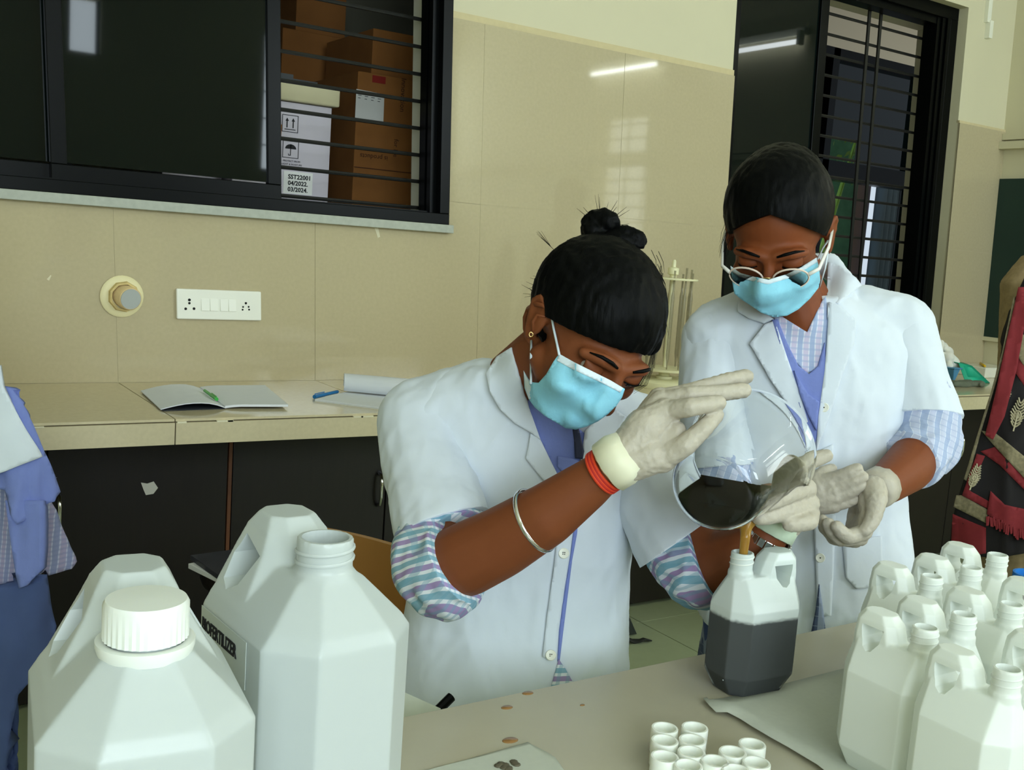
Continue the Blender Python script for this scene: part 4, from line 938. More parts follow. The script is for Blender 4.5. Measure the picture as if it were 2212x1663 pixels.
# ---- coat
ct = MB()
def T(px, py, d, a, b_, rings): rings.append(ring(at(px, py, d), a, b_, ax_, ay_))
ax_ = nrm(RH*.985+TOW*.06); ay_ = nrm(np.cross(EZ, ax_))
rg = []
for q in ((1112, 800, 1.585, .07, .055), (1118, 828, 1.60, .10, .07), (1130, 862, 1.625, .155, .085), (1140, 905, 1.635, .185, .098), (1143, 985, 1.64, .178, .115), (1136, 1085, 1.645, .172, .118), (1124, 1210, 1.655, .17, .115), (1114, 1330, 1.665, .175, .12), (1106, 1450, 1.67, .186, .135), (1100, 1580, 1.68, .2, .15), (1098, 1720, 1.68, .205, .16)): T(*q, rg)
ct.ring_loft(rg)
# sleeves
RS, LS = at(915, 915, 1.63), at(1368, 950, 1.63)
ct.chain([at(1040, 870, 1.62), RS], [.07, .069])
ct.chain([at(1280, 900, 1.63), LS], [.07, .071])
cm = blob(ct, .005, 6, .6)
# open the sleeve ends
def cutdisc(me, c, d, r, depth=.2):
    k = MB(); k.lathe([(0, 0), (r, 0), (r, depth), (0, depth)], c, 24, d); return boolean(me, k)
def armfold(v):
    return 1.0
folds(cm, .0055, 8, (1, 1, .5), 1); folds(cm, .0016, 26, (1, 1, .6), 4)
coat = mkobj('lab_coat', cm, M_COAT, P1, True); CB = bvh_of(cm)
def coat_sleeve(pts, rr, cutc, cutn, seed, coat_):
    b = MB(); b.chain(pts, rr); me = blob(b, .0045, 6, .6); folds(me, .004, 9, (1, 1, .6), seed); folds(me, .0009, 30, (1, 1, .6), seed+1)
    me = cutdisc(me, cutc, cutn, .2); return mkobj('coat_sleeve', me, M_COAT, coat_, True)
d1 = nrm(at(950, 1118, 1.5)-at(922, 1010, 1.575)); coat_sleeve([at(990, 885, 1.62), RS, at(922, 1010, 1.575), at(952, 1125, 1.495), at(960, 1165, 1.47)], [.066, .071, .066, .068, .068], at(952, 1136, 1.49), nrm(-CU*.94+CR*.34-CF*.3), 41, coat)
d2 = nrm(at(1452, 1122, 1.555)-at(1410, 1040, 1.6)); coat_sleeve([at(1330, 925, 1.63), LS, at(1412, 1050, 1.60), at(1455, 1150, 1.55), at(1485, 1205, 1.52)], [.066, .072, .066, .066, .066], at(1460, 1172, 1.535), nrm(CR*.58-CU*.82-CF*.2), 44, coat)
# ---- body (skin): head, neck, chest core, both arms to the wrists
hb.chain([H(0, -.03, -.05), H(0, -.045, -.09), at(1120, 830, 1.595), at(1135, 900, 1.62)], [.056, .054, .056, .075])
rg = []
for q in ((1140, 905, 1.635, .15, .07), (1136, 1085, 1.645, .14, .085), (1114, 1330, 1.665, .15, .09), (1098, 1600, 1.68, .16, .12)): T(*q, rg)
hb.ring_loft(rg)
EL = at(950, 1232, 1.425); WR1 = at(1318, 1008, 1.315)
hb.chain([at(925, 930, 1.62), at(925, 1060, 1.55), EL], [.05, .045, .047])
hb.chain([EL, at(1010, 1206, 1.405), at(1080, 1172, 1.385), at(1180, 1112, 1.35), at(1265, 1050, 1.33), WR1, at(1345, 990, 1.31)], [.047, .051, .048, .0415, .033, .0265, .024])
EL2 = at(1540, 1225, 1.49)
hb.chain([at(1375, 960, 1.63), at(1440, 1110, 1.56), EL2], [.05, .044, .046])
hb.chain([EL2, at(1585, 1205, 1.475), at(1640, 1172, 1.455), at(1666, 1154, 1.446), at(1682, 1122, 1.437)], [.047, .045, .035, .0255, .022])
# thighs and lower legs under the table
hipc = at(1100, 1640, 1.7)
hips = np.array([.14, -1.6, .52])
for s in (-1, 1):
    k = hips+ax_*.11*s; kn = k+TOW*.36-EZ*.04; hb.chain([k, kn, kn-EZ*.42+TOW*.02, kn-EZ*.43+TOW*.16], [.085, .06, .04, .035])
M_TROUS = mat('slate_blue_cotton', srgb(70, 86, 132), .9, .12, 20, .3, 40)
lg = MB()
for s in (-1, 1):
    k = hips+ax_*.11*s; kn = k+TOW*.36-EZ*.04; lg.chain([k, kn, kn-EZ*.34+TOW*.02], [.1, .075, .06])
mkobj('trousers', folds(blob(lg, .007, 4), .006, 14, (1, 1, .5), 3), M_TROUS, P1, True)
bm_ = blob(hb, .0042, 5, .6); body = mkobj('body', bm_, M_SKIN, P1, True); BB = bvh_of(bm_)
EB = bvh_of(bm_, *eyes(P1, H, Hax, SR, 1.03, M_SKIN, .5))
b = MB(); c = surf(1147, 722, BB, .002)
b.tube([c+RH*(.0022+.0005*k/10)*math.cos(k*.55)+EZ*.0032*math.sin(k*.55)+TOW*.002 for k in range(14)], .0009, 6); b.build('earring', M_GOLD, P1, True)
b = MB(); b.tube([surf(x, y, BB, .0015) for x, y in ((1186, 672), (1174, 660), (1158, 656), (1142, 666), (1134, 686), (1134, 710), (1140, 730), (1148, 742))], [.002, .0032, .0036, .0036, .0034, .0032, .0036, .003], 8); b.tube([surf(x, y, BB, .001) for x, y in ((1178, 684), (1162, 680), (1152, 694), (1152, 712), (1160, 726))], [.0015, .0026, .003, .0028, .0016], 8); b.build('ear_ridge', M_SKIN, P1, True)
# ---- kurta sleeves (check)
M_CHK = mat_check('teal_violet_check', srgb(214, 220, 226), srgb(108, 158, 178), srgb(140, 112, 168), .0112, 0, math.radians(72), math.radians(-33), .62, .4)
sv = MB(); sv.chain([at(928, 1085, 1.54), at(948, 1150, 1.485), at(940, 1215, 1.44), at(957, 1243, 1.425)], [.05, .058, .062, .06]); sv.chain([at(945, 1228, 1.43), at(992, 1214, 1.408)], [.06, .058]); sv.chain([at(975, 1120, 1.5), at(985, 1165, 1.455), at(985, 1195, 1.43)], [.042, .048, .05])
sm_ = blob(sv, .0035, 5, .6); folds(sm_, .0045, 22, (1, 1, .5), 7); dd = nrm(at(1080, 1172, 1.385)-EL); sm_ = cutdisc(sm_, at(992, 1222, 1.408), nrm(dd+EZ*.1), .068, .12)
mkobj('kurta_sleeve', sm_, M_CHK, P1, True)
sv = MB(); sv.chain([at(1440, 1120, 1.56), at(1478, 1185, 1.525), at(1512, 1228, 1.495)], [.054, .058, .057]); sv.chain([at(1510, 1218, 1.497), at(1545, 1216, 1.487)], [.056, .055])
sm_ = blob(sv, .0035, 5, .6); folds(sm_, .0045, 22, (1, 1, .5), 9); dd = nrm(at(1640, 1172, 1.455)-EL2); sm_ = cutdisc(sm_, at(1528, 1222, 1.49), nrm(dd+RH*.3), .12)
M_CHK2 = mat_check('teal_violet_check_b', srgb(200, 208, 218), srgb(96, 148, 170), srgb(136, 104, 160), .0112, 0, math.radians(48), math.radians(-33), .62, .4)
mkobj('kurta_sleeve', sm_, M_CHK2, P1, True)
# ---- front of the coat: scarf in the opening, collar, lapels, placket, buttons
ALLB = bvh_of(cm, bm_)
decal('scarf', [(1122, 842), (1180, 880), (1240, 918), (1262, 935), (1256, 985), (1240, 1030), (1222, 1060), (1195, 1010), (1165, 950), (1140, 900)], CB, .006, .004, M_BLUE_CLOTH, P1, 6, 10)
decal('scarf_fold', [(1205, 985), (1235, 990), (1252, 996), (1246, 1020), (1225, 1030), (1205, 1008)], CB, .011, .004, M_BLUE_CLOTH, P1, 6, 6)
decal('lanyard', [(1234, 908), (1247, 912), (1262, 975), (1259, 992), (1243, 990), (1240, 950)], CB, .012, .002, M_NAVY, P1, 5, 6)
co = decal('collar', [(1104, 750), (1118, 800), (1128, 842), (1150, 900), (1168, 950), (1146, 934), (1112, 914), (1080, 884), (1058, 846), (1050, 806), (1072, 770)], ALLB, .013, .006, M_COAT, P1, 6, 14)
lp = decal('lapel', [(1146, 936), (1166, 946), (1196, 1008), (1224, 1062), (1240, 1092), (1215, 1085), (1185, 1050), (1160, 1020), (1136, 990), (1142, 962)], CB, .009, .004, M_COAT, P1, 6, 8)
lp2 = decal('lapel', [(1264, 930), (1290, 905), (1330, 884), (1352, 900), (1340, 935), (1300, 975), (1272, 1020), (1246, 1075), (1238, 1060), (1256, 990)], CB, .01, .004, M_COAT, P1, 6, 8)
decal('kurta_gap', [(1240, 1080), (1250, 1096), (1247, 1150), (1236, 1210), (1226, 1290), (1216, 1370), (1209, 1428), (1204, 1428), (1208, 1360), (1219, 1280), (1232, 1200), (1240, 1140)], CB, .002, .002, M_BLUE_CLOTH, P1, 6, 6)
decal('kurta_panel', [(1207, 1424), (1222, 1445), (1240, 1478), (1250, 1510), (1180, 1520), (1192, 1478), (1200, 1450)], CB, .003, .002, M_CHK, P1, 6, 6)
decal('placket', [(1222, 1075), (1240, 1092), (1238, 1140), (1230, 1200), (1217, 1280), (1206, 1360), (1202, 1420), (1172, 1420), (1182, 1330), (1196, 1230), (1206, 1140), (1208, 1090)], CB, .006, .004, M_COAT, P1, 6, 8)
for (x, y) in ((1218, 1195), (1190, 1415)):
    c = surf(x, y, CB, .0075); nrm_ = nrm(CAM-c); b = MB(); b.lathe([(0, 0), (.0075, 0), (.008, .001), (.0072, .0022), (.005, .0018), (0, .0016)], c, 20, nrm_); bt = b.build('button', M_WHITE, coat, True, angle=50)
    b = MB()
    for a in range(4): b.lathe([(0, 0), (.0009, 0), (.0009, .0006), (0, .0006)], c+nrm_*.0016+RH*.0018*math.cos(a*1.57+.8)+EZ*.0018*math.sin(a*1.57+.8), 6, nrm_)
    b.build('button_hole', M_HOLE, bt)
# ---- bangle, thread bracelet
def arm_ring(p, d, r, tr, m, name, n=36, tilt=None, flat=1.0):
    d = nrm(d); u = nrm(np.cross(d, EZ)); v = np.cross(d, u); b = MB(); rings = []
    for k in range(n):
        a = 2*math.pi*k/n; o = u*math.cos(a)+v*math.sin(a); c = p+o*r
        rings.append([c+o*tr*math.cos(q)+d*tr*flat*math.sin(q) for q in np.linspace(0, 2*math.pi, 9)[:-1]])
    b.ring_loft(rings, closed=True); return b.build(name, m, P1, True)
fd = at(1265, 1050, 1.33)-at(1080, 1172, 1.385)
arm_ring(at(1156, 1124, 1.36), nrm(fd)+np.array([.0, 0, -.12]), .0435, .0022, M_CHROME, 'bangle', flat=1.6)
for k in range(5): arm_ring(at(1310-k*3, 1014+k*2, 1.317), fd, .0285, .0024, mat('red_thread', srgb(170, 26, 18), .7) if k % 2 else mat('orange_thread', srgb(206, 60, 22), .7), 'thread_bracelet')
# ---- gloves
wp = at(1332, 998, 1.31)
fing = [(A((1425, 992, 1.305), (1480, 962, 1.29), (1520, 925, 1.297), (1548, 896, 1.315)), [.017, .0135, .0115, .0095]),
        (A((1438, 888, 1.315), (1490, 880, 1.292), (1530, 873, 1.3), (1552, 870, 1.312)), [.0135, .0118, .0105, .0098]),
        (A((1430, 868, 1.335), (1490, 854, 1.322), (1555, 849, 1.335), (1606, 843, 1.352)), [.0135, .0118, .0108, .0102]),
        (A((1425, 862, 1.355), (1500, 843, 1.352), (1570, 822, 1.37), (1612, 813, 1.385)), [.0128, .011, .0105, .0098]),
        (A((1420, 872, 1.375), (1490, 856, 1.385), (1540, 846, 1.40)), [.0115, .01, .009])]
palm = [(A((1340, 995, 1.312), (1392, 925, 1.31), (1438, 888, 1.315)), [.026, .026, .0165]), (A((1340, 990, 1.325), (1400, 915, 1.33), (1430, 868, 1.335)), [.026, .024, .016]),
        (A((1340, 990, 1.335), (1400, 910, 1.35), (1425, 862, 1.355)), [.024, .022, .0155]), (A((1345, 1000, 1.34), (1400, 920, 1.365), (1420, 872, 1.375)), [.022, .02, .0135]),
        (A((1345, 1003, 1.31), (1400, 985, 1.305), (1430, 990, 1.305)), [.026, .025, .019]), (A((1400, 960, 1.318), (1450, 955, 1.31), (1462, 930, 1.31)), [.025, .018, .012])]
g1, gm1 = glove('glove', P1, (wp, .028), palm, fing)
b = MB(); d = nrm(at(1345, 990, 1.31)-WR1); b.lathe([(.029, -.016), (.0335, -.014), (.034, .004), (.03, .022), (.027, .02), (.028, -.014)], at(1334, 996, 1.312), 28, d, closed=True); cu = b.mesh('glove_cuff'); folds(cu, .002, 60, (1, 1, 1), 5); mkobj('glove_cuff', cu, mat('cream_latex', srgb(226, 224, 196), .5, sss=.15), g1, True)
fing = [(A((1726, 1022, 1.43), (1708, 1002, 1.395), (1688, 1030, 1.367), (1680, 1060, 1.358)), [.0145, .0125, .0118, .0105]),
        (A((1742, 1056, 1.43), (1706, 1066, 1.385), (1674, 1080, 1.362), (1654, 1089, 1.352)), [.0145, .0125, .0115, .0106]),
        (A((1748, 1088, 1.432), (1702, 1103, 1.388), (1662, 1114, 1.368), (1640, 1117, 1.36)), [.0145, .0125, .0115, .0106]),
        (A((1750, 1108, 1.435), (1748, 1126, 1.4), (1724, 1131, 1.385), (1706, 1132, 1.38)), [.013, .012, .0112, .0104]),
        (A((1706, 1055, 1.455), (1722, 1012, 1.462), (1752, 995, 1.466), (1784, 984, 1.47)), [.017, .0135, .012, .0098])]
wq = at(1674, 1142, 1.445)
palm = [(A((1676, 1138, 1.445), (1705, 1080, 1.445), (1722, 1024, 1.425)), [.026, .025, .016]), (A((1680, 1135, 1.445), (1718, 1085, 1.44), (1738, 1056, 1.425)), [.026, .024, .016]),
        (A((1684, 1138, 1.445), (1722, 1100, 1.44), (1742, 1085, 1.43)), [.025, .022, .015]), (A((1688, 1140, 1.445), (1722, 1115, 1.44), (1742, 1108, 1.435)), [.022, .02, .014])]
g2, gm2 = glove('glove', P1, (wq, .028), palm, fing)
b = MB(); d = nrm(at(1705, 1080, 1.445)-at(1660, 1160, 1.447)); b.lathe([(.028, -.01), (.0302, -.009), (.0302, .012), (.0275, .022), (.0255, .012)], at(1674, 1140, 1.446), 26, d, closed=True); cu = b.mesh('glove_cuff'); folds(cu, .002, 60, (1, 1, 1), 6); mkobj('glove_cuff', cu, mat('green_white_latex', srgb(206, 222, 196), .5), g2, True)
# ---- wrist watch
wt = bpy.data.objects.new('wrist_watch', None); COL.objects.link(wt); wt.location = tuple(at(1655, 1160, 1.45)); put(wt, P1)
wc = at(1658, 1164, 1.449); d = nrm(nrm(at(1690, 1110, 1.44)-at(1630, 1180, 1.458))+np.array([0, 0, .5])); u = nrm(np.cross(d, EZ)); v = np.cross(d, u)
for k in range(20):
    a0, a1 = 2*math.pi*k/20+.02, 2*math.pi*(k+1)/20-.02; rr = .0312; b = MB(); pp = []
    for (a, r0) in ((a0, rr), (a1, rr), (a1, rr+.003), (a0, rr+.003)): pp.append(wc+(u*math.cos(a)+v*math.sin(a))*r0)
    b.hexa([p-d*.006 for p in pp]+[p+d*.006 for p in pp]); b.build('bracelet_link', M_CHROME, wt, bevel=.0008)
# ---- hair
hm = MB(); hm.ellip(H(0, -.022, .036), Hax(.0885, .104, .091), 36, 24)
me = blob(hm, .004, 5, .6)
k = MB(); 
def box_local(mb, x0, x1, y0, y1, z0, z1, fz=None):
    pts = []
    for z in (0, 1):
        for (x, y) in ((x0, y0), (x1, y0), (x1, y1), (x0, y1)):
            zz_ = z1 if z else z0
            if z and fz: zz_ = fz(y)
            pts.append(H(x, y, zz_))
    mb.hexa(pts)
box_local(k, -.2, .2, -.006, .2, -.3, 0, lambda y: .012+.40*y); me = boolean(me, k)
k = MB(); box_local(k, -.2, .2, -.2, .01, -.3, -.055); me = boolean(me, k)
k = MB(); k.ellip(H(.09, -.02, -.01), Hax(.04, .028, .036), 24, 16); me = boolean(me, k)
folds(me, .0022, 60, (1, 1, .3), 3); hair = mkobj('hair', smoothmesh(me, 60), M_HAIR, P1)
HB = bvh_of(me)
bn = MB(); c = at(1298, 492, 1.475)
for k_ in range(9):
    a = k_*.7; bn.ellip(c+RH*.013*math.cos(a)+EZ*.013*math.sin(a)+TOW*.006*math.sin(2*a), np.diag([.016, .017, .015]), 14, 8)
bn.chain([at(1296, 520, 1.47), at(1300, 560, 1.45)], [.018, .03])
me = blob(bn, .003, 3); folds(me, .002, 70, (1, 1, 1), 8); mkobj('hair_bun', me, M_HAIR, hair, True)
b = MB(); b.chain([at(1318, 520, 1.46), at(1350, 503, 1.455), at(1378, 512, 1.45), at(1394, 522, 1.448)], [.014, .011, .01, .004]); b.chain([at(1310, 520, 1.46), at(1345, 520, 1.45), at(1385, 530, 1.445)], [.012, .012, .005]); mkobj('hair_tuft', folds(blob(b, .003, 2), .0016, 80, (1, 1, 1), 4), M_HAIR, hair, True)
b = MB()
for i in range(9): b.tube(A((1200+i*9, 560-i*5.5, 1.455), (1212+i*9, 548-i*5.5, 1.465), (1214+i*9, 538-i*5, 1.475)), [.0022, .002, .0012], 5)
b.build('comb_clip', mat('dark_clip', srgb(20, 18, 16), .3), hair, True)
rs = random.Random(11); paths = []
for i in range(26):
    x0, y0 = rs.uniform(1150, 1215), 0; y0 = 640-(x0-1150)*1.3+rs.uniform(-8, 8); paths.append(A((x0+25, y0+14, 1.48), (x0, y0, 1.48), (x0-rs.uniform(8, 30), y0-rs.uniform(-6, 22), 1.485)))
for i in range(7): paths.append(A((1205, 548, 1.47), (1190, 533, 1.475), (1172-rs.uniform(0, 14), 512-rs.uniform(-4, 14), 1.48)))
for i in range(10):
    o = rs.uniform(-5, 5); paths.append(A((1413+o, 690, 1.43), (1412+o, 760, 1.42), (1404+o*1.3, 800, 1.415), (1388+o*2, 832, 1.41), (1350+o*4, 846+o, 1.405)))
for i in range(8):
    o = rs.uniform(0, 10); paths.append(A((1130+o, 735, 1.5), (1120+o, 755, 1.51), (1112+o*.8, 775+o, 1.52)))
for i in range(16):
    a = rs.uniform(-.3, 2.6); c = at(1298, 492, 1.475); paths.append([c+(RH*math.cos(a)+EZ*math.sin(a))*r for r in (.02, .03, .036+rs.uniform(0, .012))])
for i in range(16):
    x = rs.uniform(1405, 1436); y = rs.uniform(560, 720); paths.append(A((x-6, y-22, 1.44), (x+4, y, 1.44), (x+rs.uniform(3, 10), y+24, 1.44)))
o = strands(paths).build('loose_hair', M_HAIR, hair); o['kind'] = 'stuff'
b = MB(); b.chain([at(1416, 640, 1.425), at(1420, 700, 1.42), at(1412, 748, 1.418), at(1404, 766, 1.416)], [.012, .013, .009, .003]); mkobj('hair_lock', folds(blob(b, .003, 2), .0015, 90, (1, 1, .3), 4), M_HAIR, hair, True)
# ---- mask
MK = [(1208, 764), (1240, 782), (1280, 802), (1320, 822), (1350, 840), (1344, 858), (1332, 876), (1314, 894), (1292, 910), (1268, 921), (1244, 928), (1222, 925), (1200, 912), (1176, 898), (1155, 880), (1142, 862), (1133, 838), (1131, 800), (1146, 826), (1163, 827), (1180, 808), (1196, 780)]
def mb_(x, y):
    u = ((x-1235)*.86+(y-850)*.5)/95; v = (-(x-1235)*.5+(y-850)*.86)/70
    return .012*max(0, 1-u*u)*max(0, 1-v*v)+.0028*math.sin(v*7+1)*max(0, 1-u*u)
mk = decal('mask', MK, EB, .009, .0012, M_MASK, P1, 5, 16, mb_, True); MKB = bvh_of(mk.data)
decal('mask_edge', [(1208, 764), (1240, 782), (1280, 802), (1320, 822), (1346, 838), (1340, 848), (1314, 834), (1275, 815), (1236, 797), (1203, 779)], MKB, .0012, .0012, M_MASKW, mk, 5, 2)
decal('mask_edge', [(1131, 800), (1142, 822), (1152, 830), (1146, 862), (1142, 862), (1134, 838)], MKB, .0012, .0012, M_MASKW, mk, 5, 2)
lo = [surf(1190, 674, BB, .004), surf(1196, 710, BB, .003), surf(1203, 742, BB, .004), surf(1208, 766, MKB, .003, 1.4)]
b = MB(); b.tube(lo, .0017, 6); b.build('ear_loop', M_MASKW, mk, True)
lo = [surf(1148, 736, BB, .003), surf(1147, 770, BB, .004), surf(1147, 800, BB, .005), surf(1147, 828, MKB, .003, 1.42)]
b = MB(); b.tube(lo, .0017, 6); b.build('ear_loop', M_MASKW, mk, True)
b = MB(); b.tube(A((1345, 840, 1.45), (1352, 828, 1.47), (1350, 818, 1.5)), .0017, 6); b.build('ear_loop', M_MASKW, mk, True)
# ---- chair under the seated person, papers on the lap
c0 = np.array([.16, -1.62, 0]); tch = copy_tree(bpy.data.objects['plastic_chair']); tch.location = tuple(np.array([on_y(862, 1200, -1.42)[0]+.235, -1.42, 0])); tch.rotation_euler = (0, 0, math.radians(-6)); tch['label'] = 'tan plastic chair under the seated person'
q = [at(862, 1490, 1.40), at(952, 1530, 1.42), at(930, 1600, 1.4), at(850, 1600, 1.38)]
b = MB(); b.ring_loft([q, [p-EZ*.003 for p in q]]); tag(b.build('paper_folder', M_TISSUE), 'white folder on the lap of the seated person, beyond the table edge', 'folder')
b = MB(); b.tube(A((975, 1505, 1.45), (938, 1542, 1.43)), .007, 10); tag(b.build('marker_pen', M_BLACK), 'black pen lying beside the white folder on the lap', 'pen')
# ---- beaker
bB, bM = at(1538, 1062, 1.295), at(1622, 974, 1.43)
axb = nrm(bM-bB); Lb = np.linalg.norm(bM-bB)
t = thing('beaker', 'large glass beaker held tilted in gloved hands with dark liquid inside', 'beaker', bB)
prof_o = [(0, 0), (.044, .0), (.053, .004), (.059, .016), (.0625, .04), (.071, Lb*.55), (.079, Lb*.85), (.0875, Lb), (.089, Lb+.002)]
prof_i = [(.0855, Lb+.001), (.0765, Lb*.85), (.0685, Lb*.55), (.06, .04), (.0565, .018), (.051, .0068), (.044, .0035), (0, .0035)]
M_BEAKER = mat('beaker_glass', (.97, .99, .98, 1), .0, trans=1, ior=1.36)
b = MB(); b.lathe(prof_o+prof_i, bB, 56, axb, closed=False); b.f = b.f[:-2] if False else b.f; b.build('glass', M_BEAKER, t, True, angle=50)
# liquid: inner volume below the level plane
zl = at(1500, 1098, 1.27)[2]
b = MB(); b.lathe([(0, .0045)]+[(r-.0008, z) for r, z in ((.044, .0045), (.0505, .0076), (.056, .019), (.0595, .041), (.068, Lb*.55), (.076, Lb*.85), (.0845, Lb*.985))]+[(0, Lb*.985)], bB, 56, axb)
me = b.mesh('lq'); bm = bmesh.new(); bm.from_mesh(me)
r = bmesh.ops.bisect_plane(bm, geom=bm.verts[:]+bm.edges[:]+bm.faces[:], plane_co=(0, 0, zl), plane_no=(0, 0, 1), clear_outer=True)
ed = [e for e in bm.edges if e.is_boundary]; bmesh.ops.contextual_create(bm, geom=ed); bmesh.ops.recalc_face_normals(bm, faces=bm.faces); bm.to_mesh(me); bm.free()
mkobj('liquid', me, M_LIQ, t, True, angle=30)
# pouring stream from the lip to the can's neck
M_STREAM = mat('amber_liquid', srgb(222, 168, 74), .05, trans=.6, ior=1.33)
nk = np.array([rc.location[0]-.03, rc.location[1]+.002, 0])
s0_ = at(1622, 1118, 1.37); s1_ = at(1610, 1160, 1.36); s2_ = np.array([nk[0], nk[1], ZT+.17]); s3_ = np.array([nk[0], nk[1], ZT+.11])
b = MB(); b.tube([s0_+TOW*-.02+EZ*.008, s0_, (s0_+s1_)/2-RH*.003, s1_, (s1_+s2_)/2, s2_, s3_], [.014, .0125, .0085, .0068, .006, .0056, .005], 14, flat=.75)
tag(mkobj('liquid_stream', blob(b, .0016, 3), M_STREAM, None, True), 'amber stream of liquid falling from the beaker into the small jerrycan', 'liquid')
# ------------------------------------------------------------------ standing person with glasses
TR = [[-0.5814704, -0.6531504, -0.4850637], [0.8124651, -0.4972134, -0.3044327], [-0.0423398, -0.5711159, 0.8197768]]
TT = [.6495, -1.8388, 1.3633]
P2 = thing('person', 'standing person in a white lab coat, glasses and blue mask with cupped gloved hands', 'person', (.80, -1.66, 0))
hb, H, Hax = head('t', P2, TR, TT, 1.04, M_SKIN2, None)
ct = MB(); ax_ = nrm(RH*.985+TOW*.08); ay_ = nrm(np.cross(EZ, ax_)); rg = []
for q in ((1748, 640, 1.83, .072, .055), (1748, 665, 1.84, .105, .07), (1742, 700, 1.855, .17, .088), (1742, 745, 1.865, .195, .1), (1742, 840, 1.87, .178, .115), (1748, 960, 1.875, .163, .112), (1752, 1080, 1.88, .165, .11), (1748, 1200, 1.885, .182, .118), (1744, 1300, 1.89, .196, .128), (1742, 1345, 1.89, .2, .132)): T(*q, rg)
ct.ring_loft(rg)
ct.chain([at(1860, 690, 1.86), at(1938, 712, 1.86)], [.06, .062])
ct.chain([at(1640, 690, 1.86), at(1548, 730, 1.86)], [.06, .06])
ct.chain([at(1628, 688, 1.80), at(1604, 655, 1.83), at(1650, 612, 1.88), at(1730, 575, 1.905), at(1790, 572, 1.885), at(1822, 605, 1.85), at(1830, 650, 1.81)], [.012, .014, .016, .017, .017, .016, .012])
cm = blob(ct, .005, 6, .6); folds(cm, .0055, 8, (1, 1, .4), 12); folds(cm, .0015, 26, (1, 1, .6), 14)
coat2 = mkobj('lab_coat', cm, M_COAT, P2, True); CB = bvh_of(cm)
d1 = nrm(at(1998, 882, 1.83)-at(1960, 780, 1.85)); coat_sleeve([at(1890, 700, 1.86), at(1940, 714, 1.86), at(1966, 800, 1.845), at(1988, 885, 1.83), at(1996, 930, 1.82)], [.054, .062, .062, .064, .066], at(1996, 902, 1.826), nrm(d1-CR*.32), 51, coat2)
d2 = nrm(at(1555, 990, 1.82)-at(1538, 850, 1.83)); coat_sleeve([at(1600, 710, 1.86), at(1546, 732, 1.86), at(1538, 850, 1.83), at(1555, 1000, 1.82), at(1560, 1040, 1.815)], [.054, .058, .056, .058, .058], at(1557, 1005, 1.82), d2, 54, coat2)
hb.chain([H(0, -.03, -.05), H(0, -.045, -.09), at(1745, 690, 1.84), at(1745, 760, 1.86)], [.055, .053, .054, .07])
hb.chain([H(0, -.02, -.06), at(1733, 692, 1.795)], [.05, .044])
rg = []
for q in ((1742, 745, 1.865, .15, .07), (1748, 960, 1.875, .135, .085), (1748, 1200, 1.885, .15, .09), (1744, 1330, 1.89, .16, .1)): T(*q, rg)
hb.ring_loft(rg)
hb.chain([at(1945, 730, 1.86), at(1985, 850, 1.835), at(2008, 955, 1.8)], [.05, .044, .044]); hb.chain([at(2008, 955, 1.8), at(1960, 1010, 1.74), at(1915, 1045, 1.68), at(1880, 1066, 1.64)], [.044, .042, .033, .026])
hb.chain([at(1545, 740, 1.86), at(1545, 900, 1.83), at(1575, 1110, 1.79)], [.05, .044, .042]); hb.chain([at(1575, 1110, 1.79), at(1660, 1095, 1.72), at(1745, 1070, 1.66)], [.042, .036, .026])
hipc = at(1744, 1330, 1.89)
for s in (-1, 1):
    hp = hipc+ax_*.085*s; fl_ = np.array([hp[0], hp[1], 0.05]); hb.chain([hp, hp*.5+fl_*.5+TOW*.02, fl_, fl_+TOW*.13-EZ*.01], [.085, .055, .038, .03])
lg = MB()
for s in (-1, 1):
    hp = hipc+ax_*.085*s; fl_ = np.array([hp[0], hp[1], 0.09]); lg.chain([hp, hp*.5+fl_*.5+TOW*.02, fl_], [.1, .075, .06])
mkobj('trousers', folds(blob(lg, .007, 4), .006, 14, (1, 1, .3), 4), M_TROUS, P2, True)
bm_ = blob(hb, .0042, 5, .6); mkobj('body', bm_, M_SKIN2, P2, True); BB = bvh_of(bm_)
EB = bvh_of(bm_, *eyes(P2, H, Hax, TR, 1.04, M_SKIN2, .7))
# kurta: skirt, sleeves, neck panel
M_CHK3 = mat_check('pale_blue_check', srgb(214, 216, 228), srgb(150, 168, 204), srgb(196, 186, 212), .010, 0, math.radians(0), math.radians(33), .8, .35)
rg = []
for q in ((1742, 1300, 1.89, .17, .11), (1740, 1420, 1.895, .185, .125), (1736, 1560, 1.9, .2, .14), (1732, 1700, 1.905, .21, .145)): T(*q, rg)
sk = MB(); sk.ring_loft(rg); sm_ = blob(sk, .006, 3); folds(sm_, .008, 16, (1, 1, .12), 5); M_SKT = mat_check('navy_stripe', srgb(74, 88, 120), srgb(150, 162, 186), srgb(46, 56, 92), .016, 0, 0, math.radians(33), .7, .1); mkobj('kurta_skirt', sm_, M_SKT, P2, True)
M_CHK4 = mat_check('pale_blue_stripe', srgb(210, 216, 230), srgb(150, 166, 200), srgb(184, 190, 214), .0105, 0, math.radians(-22), math.radians(33), .9, .2)
sv = MB(); sv.chain([at(1985, 850, 1.835), at(2003, 920, 1.815), at(2006, 962, 1.798)], [.056, .056, .054]); sv.chain([at(2005, 955, 1.8), at(1975, 992, 1.76)], [.053, .05])
sm_ = blob(sv, .0035, 5); folds(sm_, .0035, 26, (1, 1, 1), 3); dd = nrm(at(1915, 1045, 1.68)-at(2008, 955, 1.8)); sm_ = cutdisc(sm_, at(1968, 998, 1.75), nrm(dd+EZ*.2), .11); mkobj('kurta_sleeve', sm_, M_CHK4, P2, True)
